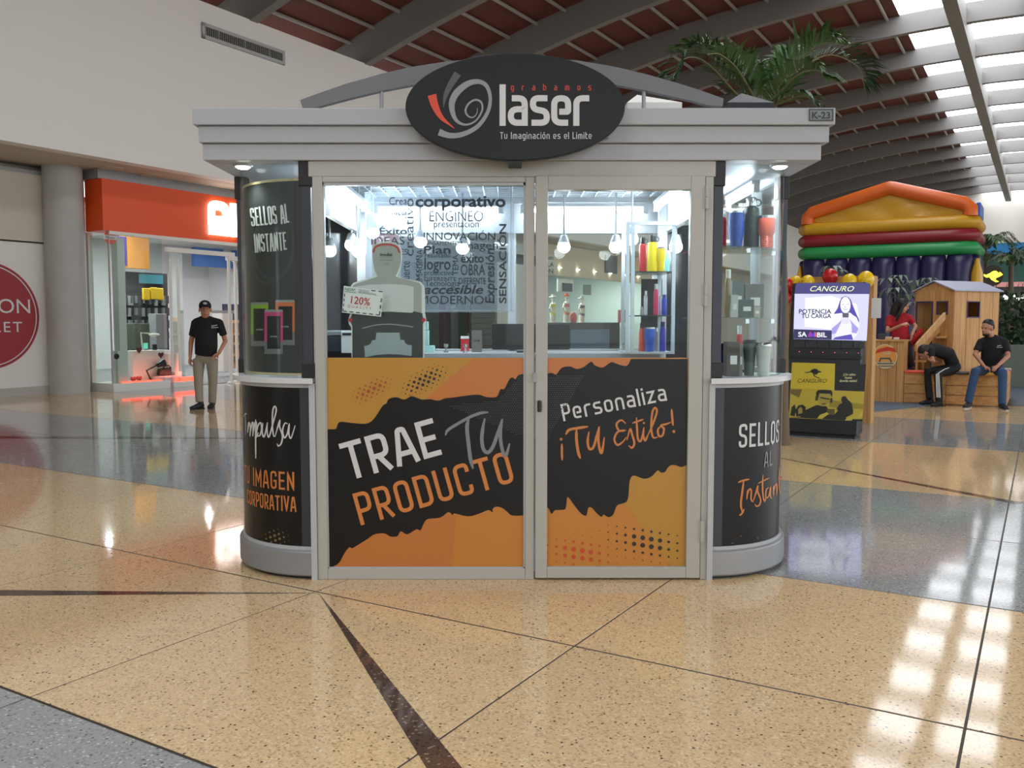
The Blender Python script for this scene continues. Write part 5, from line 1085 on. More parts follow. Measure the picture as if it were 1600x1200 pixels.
plate('disc_roof', [(1366, 553), (1372, 546), (1385, 542), (1398, 544), (1401, 551), (1390, 548), (1376, 550)], sgf(.017), mat('disc_red', (206, 60, 44), .5), rd_)
letter('disc_cabin', [ribbon([(1374, 566), (1376, 560), (1390, 560), (1393, 566)], 2.2), ribbon([(1371, 568), (1396, 568)], 1.6), ribbon([(1372, 572), (1395, 572)], 1.2)], sgf(.018), mat('disc_dark', (70, 84, 84), .5), rd_)
letter('lettering', text('Kids', 7, 1386, 554, al='CENTER', shear=.2, down=True), sgf(.019), PRW, rd_)
for i, (u, w_, h_, c_) in enumerate(((1372, 8, .1, (58, 62, 66)), (1383, 9, .05, (206, 176, 140)), (1396, 7, .04, (210, 200, 190)))):
    p = ata(u, 530, PA + .2); tag(mk('desk_item', MB().obox(ab(PA + .2, p.dot(B), zc), B * w_ * .012, A * .1, Z * h_), mat('desk_%d' % i, c_, .5), bev=.006), ['dark grey tablet stand on the pine counter', 'small tan box on the pine counter in front of the woman', 'small pale box at the right end of the pine counter'][i], 'box')
be = T('play_fence', 'low pine fence bench with coloured pads around the play corner', 'bench', tuple(ata(1490, 633, PA)))
f0, f1 = b1 + .005, ata(1572, 635, PA).dot(B)
hz_ = .155
for j in range(3):
    for i, (x0, x1) in enumerate(((0, .42), (.42, 1))): mk('plank', MB().obox(ab(PA + .004 * ((i + j) % 2), f0 + (f1 - f0) * x0 + .003, .02 + j * (hz_ + .012)), B * ((f1 - f0) * (x1 - x0) - .006), A * .03, Z * hz_), PINEX, be, bev=.004)
for x in (0, .5, 1): mk('fence_post', MB().obox(ab(PA + .036, f0 + (f1 - f0) * x - (.07 if x == 1 else 0), 0), B * .07, A * .07, Z * .52), PINE, be)
for j in range(3): mk('plank', MB().obox(ab(PA + .035, f1 - .03, .02 + j * (hz_ + .012)), B * .03, A * 1.9, Z * hz_), PINEX, be, bev=.004)
mk('seat_board', MB().obox(ab(PA, f0, .515), B * (f1 - f0), A * .3, Z * .025), PINEX, be); mk('seat_board', MB().obox(ab(PA + .3, f1 - .3, .515), B * .3, A * 1.65, Z * .025), PINE, be)
for x0, x1, c_ in ((0, .32, (222, 84, 50)), (.32, .64, (60, 60, 62)), (.64, 1, (236, 184, 70))): mk('pad', MB().obox(ab(PA - .02, f0 + (f1 - f0) * x0 + .004, .54), B * ((f1 - f0) * (x1 - x0) - .008), A * .3, Z * .05), mat('pad_%d' % c_[0], c_, .4), be, bev=.015)
for j, c_ in enumerate(((230, 150, 70), (226, 90, 60), (60, 110, 180), (236, 200, 130))): mk('pad', MB().obox(ab(PA + .32 + j * .4, f1 - .29, .54), B * .3, A * .39, Z * .05), mat('padside_%d' % j, c_, .4), be, bev=.015)
# play floor and stair
mk('play_deck', MB().obox(ab(PA + .55, b0, 0), B * (f1 - b0 - 1.0), A * .42, Z * .42), PINEX, be)
st_ = T('stair_rail', 'sloping pine stair with side rails leading into the playhouse', 'stair', tuple(ata(1440, 600, PA + .45)))
pa_, pb_ = ata(1429, 549, PA + .42), ata(1474, 499, PA + .95)
for o in (V((0, 0, 0)), A * .4 + B * .06):
    d = pb_ - pa_; mk('side_rail', MB().obox(pa_ + o, d, B * .035, Z * .13), PINE, st_)
    mk('rail_post', MB().obox(pa_ + o + d * .04 - Z * .45, B * .035, A * .06, Z * .47), PINE, st_)
for i in range(4): mk('stair_tread', MB().obox(pa_ + (pb_ - pa_) * (i / 4) - Z * .2 + A * .03, B * .16, A * .36, Z * .03), PINEX, st_)
sl = T('red_slide', 'red plastic slide curving down beside the stair', 'slide', tuple(ata(1425, 545, PA + .6)))
sp_ = [ata(u, v, PA + .75) for u, v in ((1438, 523), (1430, 531), (1424, 540), (1415, 548), (1400, 551))]
q = MB()
for a_, b_ in zip(sp_, sp_[1:]): q.obox(a_, b_ - a_, A * .4, Z * .03); q.obox(a_, b_ - a_, A * .03, Z * .13); q.obox(a_ + A * .4, b_ - a_, A * .03, Z * .13)
mk('slide_bed', q, RED, sl); mk('slide_support', MB().obox(sp_[1] - Z * .3 + A * .1, B * .05, A * .2, Z * .31), RED, sl)
# playhouse
hg = V((-math.cos(R(65)), math.sin(R(65)), 0)); hs_ = V((math.sin(R(65)), math.cos(R(65)), 0))   # gable and long side directions
hc = ata(1491, 453, 18.15); ez = hc.z; hc = V((hc.x, hc.y, 0)); GW, LW_ = .86, 1.24
ph = T('playhouse', 'small pine playhouse with grey roof and square windows', 'playhouse', tuple(hc))
def hole(a0, a1, n, win): pass
gb = [0, .16, .3, .44, .86]
def gpl(x0, x1, z0, z1): mk('plank', MB().obox(hc + hg * x0 + Z * z0, hg * (x1 - x0 - .004), hs_ * .025, Z * (z1 - z0)), PINE, ph)
wz0, wz1 = ez - .45, ez - .2
for x0, x1, h in ((0, .12, 0), (.12, .37, 1), (.37, .46, 0), (.46, .8, 2), (.8, .86, 0)):
    if h == 0: gpl(x0, x1, 0, ez)
    elif h == 1: gpl(x0, x1, 0, wz0); gpl(x0, x1, wz1, ez)
    else: gpl(x0, x1, ez - .2, ez)
mk('gable', MB().prism([hc + Z * ez, hc + hg * GW + Z * ez, hc + hg * GW * .5 + Z * (ez + .15)], hs_ * .025), PINE, ph)
nl = 7
for i in range(nl):
    x0, x1 = LW_ * i / nl, LW_ * (i + 1) / nl
    for z0, z1 in (((0, ez),) if i not in (2, 3) else ((0, wz0 - .06), (wz1, ez))):
        mk('plank', MB().obox(hc + hs_ * (x0 + .002) + Z * z0 + hg * .004 * (i % 2), hs_ * (x1 - x0 - .004), hg * .025, Z * (z1 - z0)), PINE, ph)
mk('side_wall', MB().obox(hc + hg * (GW - .025), hg * .025, hs_ * LW_, Z * ez), PINE, ph); mk('back_wall', MB().obox(hc + hs_ * (LW_ - .02), hg * GW, hs_ * .02, Z * ez), PINE, ph)
mk('floor_board', MB().obox(hc + Z * .45, hg * GW, hs_ * LW_, Z * .03), PINEX, ph)
BLU = mat('frame_blue', (44, 50, 96), .5)
for o, x, wx in ((hc + hg * .12 - hs_ * .006, hg, .25), (hc + hs_ * (2 * LW_ / nl) - hg * .006, hs_, 2 * LW_ / nl)):
    q = MB(); n_ = hs_ if x is hg else hg; za = wz0 if x is hg else wz0 - .06
    for a_, b_, c_, d_ in ((0, .018, za, wz1), (wx - .018, wx, za, wz1), (0, wx, za, za + .018), (0, wx, wz1 - .018, wz1)): q.obox(o + x * a_ + Z * c_, x * (b_ - a_), n_ * .02, Z * (d_ - c_))
    mk('window_trim', q, BLU, ph)
mk('door_trim', MB().obox(hc + hg * .44 - hs_ * .008 + Z * .45, hg * .025, hs_ * .02, Z * (ez - .65)).obox(hc + hg * .8 - hs_ * .008 + Z * .45, hg * .025, hs_ * .02, Z * (ez - .65)).obox(hc + hg * .44 - hs_ * .008 + Z * (ez - .22), hg * .38, hs_ * .02, Z * .025), BLU, ph)
RFM = mat('roof_grey', (168, 172, 190), .5)
for sg in (0, 1):
    e = hc + hg * (-.05 if sg == 0 else GW + .05) - hs_ * .04 + Z * (ez - .02); r_ = hc + hg * GW * .5 - hs_ * .04 + Z * (ez + .17)
    mk('roof_board', MB().obox(e, r_ - e, hs_ * (LW_ + .08), Z * .022), RFM, ph)
# bouncy castle
iL = V((7.5, 23.0, 0)); IW = 3.96
ic = T('bouncy_castle', 'big inflatable bouncy castle with orange gable and rainbow tubes', 'inflatable', tuple(iL + B * 2))
ip = lambda x, a, z: iL + B * x + A * a + Z * z
VIN = lambda n_, c_: mat(n_, c_, .35, var=.05, scale=3, bump=.15, bscale=3)
vo, vg, vr, vgr, vn = VIN('vinyl_orange', (222, 104, 40)), VIN('vinyl_gold', (206, 156, 36)), VIN('vinyl_red', (138, 30, 40)), VIN('vinyl_green', (44, 150, 80)), VIN('vinyl_navy', (40, 36, 78))
rr_ = .165
mk('roof_tube', MB().tube([ip(.12, 0, 3.95), ip(.12, 0, 4.12), ip(.22, 0, 4.24), ip(1.98, 0, 4.72), ip(2.05, 0, 4.735), ip(2.12, 0, 4.72), ip(3.72, 0, 4.24), ip(3.84, 0, 4.12), ip(3.84, 0, 3.95)], rr_, 16), vo, ic, smooth=True)
for a_ in (1.6,): mk('roof_tube', MB().tube([ip(.12, a_, 3.95), ip(.12, a_, 4.12), ip(.22, a_, 4.24), ip(2.05, a_, 4.735), ip(3.72, a_, 4.24), ip(3.84, a_, 4.12), ip(3.84, a_, 3.95)], rr_, 12), vo, ic, smooth=True)
mk('side_flap', MB().bx(ip(4.0, .7, 4.1), (.1, 1.2, .34), ANG), mat('vinyl_blue', (40, 90, 180), .4), ic, bev=.03)
q = MB(); nx, nz = 24, 6; g_ = []
for j in range(nz + 1):
    for i in range(nx + 1):
        x = .2 + 3.56 * i / nx; zt = 4.3 + (.42 * (1 - abs(x - 2) / 1.8)); z = 3.9 + max(.05, zt - 3.9) * j / nz
        g_.append(ip(x, -.02 + .05 * math.sin(i * .9 + j * 2.2) * math.sin(j * 1.3) + .06, z))
q.add(g_, [(j * (nx + 1) + i, j * (nx + 1) + i + 1, (j + 1) * (nx + 1) + i + 1, (j + 1) * (nx + 1) + i) for j in range(nz) for i in range(nx)]); mk('gable_wall', q, vg, ic, smooth=True)
for z, m in ((3.82, vg), (3.515, vr), (3.21, vgr)):
    mk('wall_tube', MB().tube([ip(.0, 1.7, z), ip(.02, .08, z), ip(.14, -.03, z), ip(.45, -.05, z), ip(3.4, -.05, z), ip(3.75, -.04, z), ip(3.92, .06, z), ip(3.94, 1.7, z)], [.15, .15, .165, .165, .165, .165, .155, .15], 14), m, ic, smooth=True)
for i in range(7):
    x = .02 + (i + .5) * 3.9 / 7; q = MB().tube([ip(x, 0, z) for z in (.05, .1, 1, 2, 2.85, 3.02, 3.08)], [(.22, .1), (.29, .2), (.29, .24), (.29, .24), (.29, .22), (.27, .14), (.22, .05)], 14, up=B); mk('wall_pillow', q, vn, ic, smooth=True)
mk('corner_flap', MB().tube([ip(4.02, .02, z) for z in (.1, 1.5, 2.6, 2.95)], [(.14, .2), (.16, .24), (.13, .2), (.03, .06)], 12, up=B), vg, ic, smooth=True)
[mk('side_wall', MB().bx(ip(x, .95, 1.55), (.25, 1.6, 3.0), ANG), vn, ic, bev=.08) for x in (0, 3.95)]
mk('corner_flap', MB().tube([ip(-.05, .0, z) for z in (.1, 1.5, 2.6, 2.9)], [(.08, .15), (.1, .16), (.08, .15), (.02, .04)], 12, up=B), vg, ic, smooth=True)
# ------------------------------------------------------------------ plants
GR1, GR2, GR3 = mat('palm_green', (62, 96, 44), .5, var=.25, scale=9), mat('palm_dark', (44, 70, 42), .5, var=.25, scale=9), mat('leaf_silver', (112, 128, 116), .5, var=.2, scale=9)
STEM = mat('stem', (112, 108, 74), .7, var=.15); TRK = mat('trunk', (110, 96, 76), .8, var=.2, bump=.3, bscale=30)
def frond(pts, L, n, par, m, seed=0, droop=.35, fold=.5, w=.022):
    rn = random.Random(seed); c_ = smooth(pts, 10) if False else None
    P = [V(p) for p in pts]; Q = [P[0] * 2 - P[1]] + P + [P[-1] * 2 - P[-2]]; cv = []
    for i in range(1, len(Q) - 2):
        for j in range(8):
            t = j / 8; a, b, c, d = Q[i - 1:i + 3]; cv.append((b * 2 + (c - a) * t + (a * 2 - b * 5 + c * 4 - d) * t * t + (b * 3 - a - c * 3 + d) * t ** 3) / 2)
    cv.append(P[-1]); k_ = len(cv)
    q = MB().tube(cv, [.014 * (1 - .8 * i / k_) for i in range(k_)], 5); mk('frond_stem', q, STEM, par)
    q = MB()
    for i in range(n):
        f = .12 + .88 * i / (n - 1); x = f * (k_ - 1); j = min(int(x), k_ - 2); p = cv[j].lerp(cv[j + 1], x - j); t = (cv[j + 1] - cv[j]).normalized()
        sd = t.cross(Z); sd = sd.normalized() if sd.length > .05 else B; up_ = sd.cross(t)
        for s_ in (-1, 1):
            ll = L * (.45 + .55 * math.sin(math.pi * min(1, .25 + f * .75))) * (.8 + rn.random() * .4)
            d = (t * (.75 + .3 * rn.random()) + sd * s_ * (.7 + rn.random() * .3) + up_ * fold * (.6 + .6 * rn.random())).normalized()
            m1 = p + d * ll * .55; e = p + d * ll - Z * ll * droop * (.5 + rn.random()); ww = d.cross(up_).normalized() * w
            q.add([p, m1 + ww, e, m1 - ww], [(0, 1, 2, 3)])
    return mk('frond_leaflets', q, m, par)
pY = 10.4
pal = T('palm', 'tall palm rising behind the kiosk roof', 'palm', (at(1226, 600, pY).x, pY, 0))
hub = at(1188, 172, pY); bx0 = at(1226, 600, pY).x
mk('trunk', MB().tube([V((bx0, pY, .0)), V((bx0 - .02, pY, 1.6)), V((bx0 - .1, pY, 3)), hub], [.06, .05, .045, .05], 10), TRK, pal, smooth=True)
mk('root_collar', MB().lathe([(.085, 0), (.07, .1), (.06, .4)], (bx0, pY, 0), 12), TRK, pal, smooth=True); mat('pot_grey', (90, 92, 92), .6)
W_ = lambda u, v, dy: at(u, v, pY + dy)
FR = [([(1186, 170, 0), (1155, 150, -.2), (1104, 98, -.5), (1070, 92, -.7), (1052, 122, -.8)], .46, 46, 1.0), ([(1188, 170, 0), (1160, 140, .2), (1130, 95, .3), (1095, 72, .4), (1062, 82, .5)], .44, 44, 1.2), ([(1188, 170, 0), (1172, 140, -.3), (1150, 105, -.6), (1125, 85, -.9), (1105, 85, -1.1)], .44, 40, 1.2),
      ([(1195, 170, 0), (1210, 140, .2), (1252, 106, .4), (1297, 86, .5), (1340, 104, .5), (1350, 132, .5)], .5, 54, 1.2), ([(1195, 170, 0), (1220, 130, -.2), (1255, 90, -.4), (1290, 68, -.6), (1320, 72, -.8)], .48, 46, 1.2), ([(1195, 172, 0), (1215, 150, -.4), (1245, 118, -.8), (1275, 110, -1), (1290, 120, -1.1)], .4, 36, .9),
      ([(1192, 170, 0), (1190, 140, .2), (1185, 115, .4), (1170, 98, .6)], .44, 34, .9), ([(1196, 170, 0), (1210, 140, .1), (1225, 110, .2), (1232, 80, .4)], .44, 34, .9), ([(1196, 174, 0), (1225, 158, -.3), (1255, 150, -.5), (1275, 160, -.6)], .34, 30, .3)]
for i, (pp, L_, n_, fo) in enumerate(FR): frond([W_(*p) for p in pp], L_, n_, pal, GR1 if i % 3 else GR2, i, .25, fo * .6)
def palm2(u, v, a, hgt_px, label, seed, nf=9, r=1.0):
    p = ata(u, v, a); t = T('palm', label, 'palm', (p.x, p.y, 0)); rn = random.Random(seed)
    mk('trunk', MB().tube([V((p.x, p.y, 0)), V((p.x + .03, p.y, p.z * .5)), p], [.09, .07, .06], 8), TRK, t, smooth=True)
    for i in range(nf):
        a_ = 2 * math.pi * i / nf + rn.random() * .5; d = V((math.cos(a_), math.sin(a_), 0)); h = .5 + rn.random() * .5
        frond([p, p + d * .3 * r + Z * .55 * h * r, p + d * .75 * r + Z * .75 * h * r, p + d * 1.2 * r + Z * .35 * h * r], .5 * r, 26, t, GR2 if i % 2 else GR1, seed * 20 + i, .45, .25)
palm2(1540, 392, 26.5, 0, 'palm tree just right of the bouncy castle', 3, 9, .62)
palm2(1580, 416, 25.8, 0, 'lower palm tree behind the glowing kangaroo sign', 4, 10, .55)
def whorl(u, v, a, r, par, seed):
    rn = random.Random(seed); c_ = ata(u, v, a); q = MB()
    for j in range(9):
        t = 2 * math.pi * j / 9 + rn.random() * .3; d = (B * math.cos(t) + A * math.sin(t)) * r; e = c_ + d - Z * r * .35 * (.5 + rn.random()); m1 = c_ + d * .55 + Z * r * .08; ww = d.cross(Z).normalized() * r * .14
        q.add([c_, m1 + ww, e, m1 - ww], [(0, 1, 2, 3)])
    return mk('leaf_whorl', q, GR3, par), c_
for k_, (lab, base, lv) in enumerate((('silvery umbrella plant in front of the navy wall, left of the playhouse', (1400, 560), ((1388, 437, .32), (1405, 432, .28), (1420, 446, .34), (1398, 452, .36), (1432, 440, .26), (1415, 462, .34), (1428, 474, .3), (1385, 458, .3), (1410, 440, .25))), ('silvery umbrella plant rising above the red balloon', (1310, 600), ((1301, 418, .34), (1312, 424, .26), (1294, 424, .24))), ('thin umbrella plant with pale leaves above the playhouse roof', (1455, 560), ((1450, 436, .26), (1462, 441, .24), (1446, 444, .22))))):
    bp = ata(*base, 20.5); t = T('umbrella_plant', lab, 'plant', (bp.x, bp.y, 0))
    for i, (u, v, r) in enumerate(lv):
        o, c_ = whorl(u, v, 20.5 + (i % 3) * .25, r, t, i + k_ * 20); mk('plant_stem', MB().tube([V((bp.x, bp.y, .25)), V((bp.x, bp.y, 1.2)).lerp(c_, .4), c_], .012, 5), STEM, t)
    mk('plant_pot', MB().lathe([(.18, 0), (.24, .3), (.2, .3)], (bp.x, bp.y, 0), 14), MATS['pot_grey'], t)
# planter with shrubs at the far right, lit kangaroo sign
pp_ = ata(1552, 545, 22.5); pr2 = pp_.dot(B)
pt_ = T('planter', 'long grey-green planter box full of dark shrubs at the right', 'planter', tuple(ab(22.5, pr2 + 2, 0)))
mk('planter_box', MB().obox(ab(22.5, pr2, 0), B * 5, A * 1.2, Z * .95), mat('planter_green', (104, 116, 104), .7), pt_, bev=.02)
q = MB(); rn = random.Random(9)
for i in range(2600):
    c_ = ab(22.6 + rn.random() * 1.0, pr2 + rn.random() * 4.9, .9 + rn.random() ** 1.4 * 1.25); s_ = .05 + rn.random() * .06; d = V((rn.random() - .5, rn.random() - .5, rn.random() - .2)).normalized() * s_; e = d.cross(V((rn.random(), rn.random(), rn.random()))).normalized() * s_ * .5
    q.add([c_ - d, c_ + e, c_ + d, c_ - e], [(0, 1, 2, 3)])
stuff(mk('shrub_leaves', q, GR2, pt_))
kp = ata(1552, 430, 21.8)
ks_ = T('kangaroo_sign', 'round dark sign with a glowing yellow kangaroo on a pole', 'sign', (kp.x, kp.y, 0))
kf = lambda d: (lambda u, v: ata(u, v, 21.8 - d))
mk('disc_board', MB().prism([kf(0)(*p) for p in disc(1552, 430, 16.2, 32)[0]], A * .08), mat('disc_black', (40, 36, 20), .4), ks_); mk('pole', MB().tube([V((kp.x, kp.y + .1, 0)), kp + A * .05], .03, 8), BLACK, ks_)
kk = [(1537, 428.5), (1541, 429.5), (1546, 427.5), (1551, 424), (1556, 423), (1561, 427), (1562, 424.5), (1567, 429), (1562, 432), (1557, 434), (1555, 437), (1561, 440), (1556, 441), (1549, 437), (1546, 433), (1541, 433.5), (1537, 431)]
plate('kangaroo', kk, kf(.01), em('kangaroo_glow', (250, 240, 60), 3.2), ks_)
# far shop at the right end
fa = 42; fb = ata(1500, 400, fa).dot(B)
fs_ = T('far_shop_front', 'distant dark shop front with blue and teal fascia bands', 'shop front', tuple(ab(fa, fb + 3, 0)))
for v0, v1, m, nm in ((380, 396, mat('fascia_blue', (40, 130, 190), .5), 'blue_band'), (396, 441, mat('fascia_teal', (40, 84, 76), .6), 'teal_band'), (441, 448, mat('fascia_pink', (214, 150, 150), .5), 'pink_band')):
    z0, z1 = ata(1560, v1, fa).z, ata(1560, v0, fa).z; mk(nm, MB().obox(ab(fa, fb, z0), B * 9, A * .3, Z * (z1 - z0)), m, fs_)
mk('dark_front', MB().obox(ab(fa + .4, fb, 0), B * 9, A * .2, Z * ata(1560, 448, fa).z), mat('front_dark', (46, 50, 48), .5), fs_)
for i, (u, v, r) in enumerate(((1556, 462, 3), (1572, 464, 5), (1582, 463, 4.5), (1590, 467, 3), (1597, 464, 3))):
    p = ata(u, v, fa - .6); t = T('globe_lamp', ['small', 'large', 'second large', 'low', 'outermost'][i] + ' round white lamp hanging before the distant shop front', 'lamp', tuple(p), group='globe lamps of the distant shop')
    mk('globe', MB().ell(p, r * p.y / 1380 * .8, 10, 7), LAMP, t, smooth=True); mk('lamp_cord', MB().tube([p, V((p.x, p.y, ata(1560, 448, fa).z + .02)), V((p.x, p.y, ata(1560, 444, fa).z)) + A * .62], .012, 5), BLACK, t)
# ------------------------------------------------------------------ shops seen through the kiosk
LB = -16.9
lz = 4.5; la0 = 21.3; la1 = 43.3
p27 = atb(772, 500, LB).dot(A); p29 = atb(848, 500, LB).dot(A)
lsh = MB().obox(ab(la0, -24, 0), A * 22, B * .2, Z * lz).obox(ab(p29 - .2, -24, 0), A * .15, B * 7, Z * lz).obox(ab(la1, -24, 0), A * .2, B * 7, Z * lz)
struct(mk('wall_shops', lsh, mat('shop_pale', (196, 206, 200), .6))); struct(mk('floor_shops', MB().obox(ab(la0, -24, 0), A * 22, B * 7, Z * .01), SHF)); struct(mk('ceiling_shops', MB().obox(ab(la0, -24, 4.0), A * 22, B * 7, Z * .1), WHITE))
z0 = atb(900, 434, LB).z
lf_ = T('beige_shop_fascia', 'plain beige fascia over the swimwear shop window behind the kiosk', 'shop sign', tuple(ab(35, LB, z0)))
mk('fascia_board', MB().obox(ab(p29, LB, z0), A * (la1 - p29), B * .2, Z * (SZ - .05 - z0)), mat('fascia_beige', (206, 188, 158), .6), lf_)
for i in range(6): mk('downlight', MB().lathe([(.1, 0), (.1, .02)], ab(p29 + 1 + i * 1.6, LB + .2, z0 + .3 + .0), 10), LAMP, lf_)
sh_ = T('rolling_shutter', 'dark slatted rolling shutter beside the swimwear shop', 'shutter', tuple(ab(p27, LB, 0)))
s0 = atb(735, 500, LB).dot(A)
for i in range(22): mk('shutter_slat', MB().obox(ab(s0, LB - .02 * (i % 2), .02 + i * .2), A * (p27 - s0), B * .05, Z * .185), mat('shutter_grey', (84, 84, 80), .5), sh_)
tag(mk('white_partition', MB().obox(ab(p27 + .05, LB, 0), A * (p29 - p27 - .3), B * .1, Z * 3.6), mat('part_white', (214, 212, 204), .6)), 'plain white partition between the shutter and the swimwear shop', 'partition')
MANQ = mat('mannequin', (216, 206, 190), .45)
def mannequin(u, v0, v1, b, label, suit, hatm):
    base, tp_ = atb(u, v1, b), atb(u, v0, b); h = (tp_.z - base.z); c_ = base; t = T('swim_mannequin', label, 'mannequin', tuple(c_)); X, Yv = A, B
    g_ = lambda x, z: c_ + X * x * h + Z * z * h
    q = MB().tube([g_(0, .24), g_(0, .3), g_(.01, .42), g_(0, .54), g_(0, .66), g_(0, .72), g_(0, .78)], [.13 * h, .15 * h, .1 * h, .13 * h, .15 * h, .05 * h, .045 * h], 12, .65, up=X)
    q.tube([g_(-.07, .28), g_(-.08, .12), g_(-.085, 0)], [.075 * h, .07 * h, .06 * h], 10).tube([g_(.07, .28), g_(.08, .12), g_(.075, 0)], [.075 * h, .07 * h, .06 * h], 10)
    q.tube([g_(-.14, .66), g_(-.24, .5), g_(-.13, .36)], [.04 * h, .033 * h, .025 * h], 8).tube([g_(.14, .66), g_(.21, .48), g_(.2, .32)], [.04 * h, .033 * h, .025 * h], 8).ell(g_(0, .86), (.075 * h, .085 * h, .1 * h))
    mk('figure', q, MANQ, t, smooth=True)
    mk('bikini_top', MB().tube([g_(0, .54), g_(0, .63)], [.138 * h, .15 * h], 12, .7, up=X), suit, t); mk('bikini_bottom', MB().tube([g_(0, .25), g_(0, .34)], [.142 * h, .15 * h], 12, .7, up=X), suit, t)
    mk('sun_hat', MB().lathe([(.16 * h, 0), (.14 * h, .02 * h), (.07 * h, .03 * h), (.06 * h, .1 * h)], g_(0, .9), 14), hatm, t); mk('stand', MB().obox(g_(-.15, 0) - B * .1 * h, A * .3 * h, B * .2 * h, Z * .02 * h), WHITE, t)
plz = atb(880, 504, LB - .6).z
pn = T('shop_plinth', 'black plinth under the swimwear mannequins', 'plinth', tuple(ab(p29, LB - .6, 0)))
mk('plinth_block', MB().obox(ab(p29, LB - 1.1, 0), A * 7.6, B * 1.0, Z * plz), BLACK, pn); mk('plinth_front', MB().obox(ab(atb(891, 520, LB).dot(A), LB - .1, 0), A * 4.0, B * .05, Z * (plz - .3)), mat('plinth_blue', (92, 106, 132), .5), pn)
mannequin(864, 460, 504, LB - .6, 'mannequin in a lime bikini and pale sun hat behind the kiosk', mat('lime', (206, 222, 60), .5), MANQ)
mannequin(885, 458, 504, LB - .6, 'mannequin in a coral bikini and red sun hat behind the kiosk', mat('coral', (226, 110, 84), .5), mat('hat_red', (214, 78, 60), .5))
mannequin(909, 462, 504, LB - .6, 'mannequin in dark swimwear with raised elbow behind the kiosk', mat('swim_dark', (90, 70, 80), .5), MANQ)
p = atb(896, 497, LB - .45); tag(mk('coral_bag', MB().ell(p, (.16, .1, .26), 12, 8), MATS['coral'], smooth=True), 'coral beach bag beside the mannequin in the coral bikini', 'bag')
def pic(nm, u0, v0, u1, v1, b, m, lab, cat='picture', tx=None):
    t = T(nm, lab, cat, tuple(atb(u0, v1, b))); mk('picture_board', wallbox(u0, v0, u1, v1, b, .05), m, t)
    for s_, u, v, sz_, mm in (tx or ()): letter('lettering', text(s_, sz_, u, v, al='RIGHT', bold=.02, down=True), lambda x, y: atb(x, y, b + .056), mm, t)
pic('wall_sign', 848, 396, 867, 428, LB + .22, mat('poster_pale', (206, 200, 186), .5), 'small poster lettered NES LA ON on the beige fascia', 'sign', (('NES', 865, 405.5, 6.5, PRK), ('LA', 865, 416.5, 9, PRK), ('ON', 865, 427, 10, PRK)))
pic('wall_picture', 870, 435, 894, 457, LB - .9, mat('pic_white', (226, 230, 228), .5), 'white framed picture above the mannequins'); pic('wall_picture', 879, 442, 893, 456, LB - .82, mat('pic_dark', (50, 52, 60), .5), 'black tote bag picture hanging above the coral mannequin')
pic('wall_picture', 909, 444, 922, 461, LB - .8, mat('pic_grey', (120, 134, 130), .5), 'grey framed picture right of the black tote picture')
pic('wall_sign', 945, 398, 963, 428, LB + .22, mat('pic_smoke', (92, 96, 96), .5), 'smoky grey poster on the beige fascia', 'sign')
pic('leg_poster', 857, 508, 890, 555, LB - .08, mat('leg_black', (22, 22, 24), .4), 'black poster panel with stockinged legs under the mannequins', 'poster')
q = atb(868, 508, LB); 
leg = bpy.data.objects['leg_poster']
for u in (867, 880): mk('printed_leg', MB().flat([poly([(u - 4, 508), (u + 4, 508), (u + 2.5, 530), (u + 1.5, 553), (u - 2, 553), (u - 2.5, 530)])], lambda x, y: atb(x, y, LB - .024)), mat('leg_grey', (70, 68, 68), .5), leg)
for i, (u, v0, v1, w_, c_, lab) in enumerate(((950, 508, 532, 8, (206, 164, 50), 'mustard yellow box on the shop floor behind the kiosk'), (968, 508, 540, 12, (150, 160, 164), 'pale grey cabinet in the shop behind the kiosk'), (968, 484, 504, 6, (120, 50, 50), 'dark red extinguisher on the shop wall behind the kiosk'), (690, 470, 545, 10, (110, 70, 90), 'purple hanging garment in the shop behind the word sheet'), (703, 480, 545, 8, (200, 200, 204), 'pale box in the shop behind the word sheet'), (716, 470, 545, 9, (70, 110, 86), 'green hanging garment in the shop behind the word sheet'), (727, 486, 520, 6, (150, 80, 60), 'terracotta garment in the shop behind the word sheet'))):
    o = tag(mk('shop_item', wallbox(u - w_ / 2, v0, u + w_ / 2, v1, LB - 1.2 - .3 * i, .3), mat('shop_item_%d' % i, c_, .5), bev=.04), lab, 'goods')
for i in range(5):
    a = p29 + 1 + i * 2.4
    L = bpy.data.lights.new('shop_lamp', 'AREA'); L.energy = 130; L.size = .8; L.color = (.96, 1, .98); o = bpy.data.objects.new('shop_lamp', L); C.objects.link(o); o.location = ab(a, LB - 2, 3.9)
for a, b in ((13, -19), (16, -19), (16, -22), (19, -20)):
    L = bpy.data.lights.new('shop_lamp', 'AREA'); L.energy = 110; L.size = .4; o = bpy.data.objects.new('shop_lamp', L); C.objects.link(o); o.location = ab(a, b, 3.9)
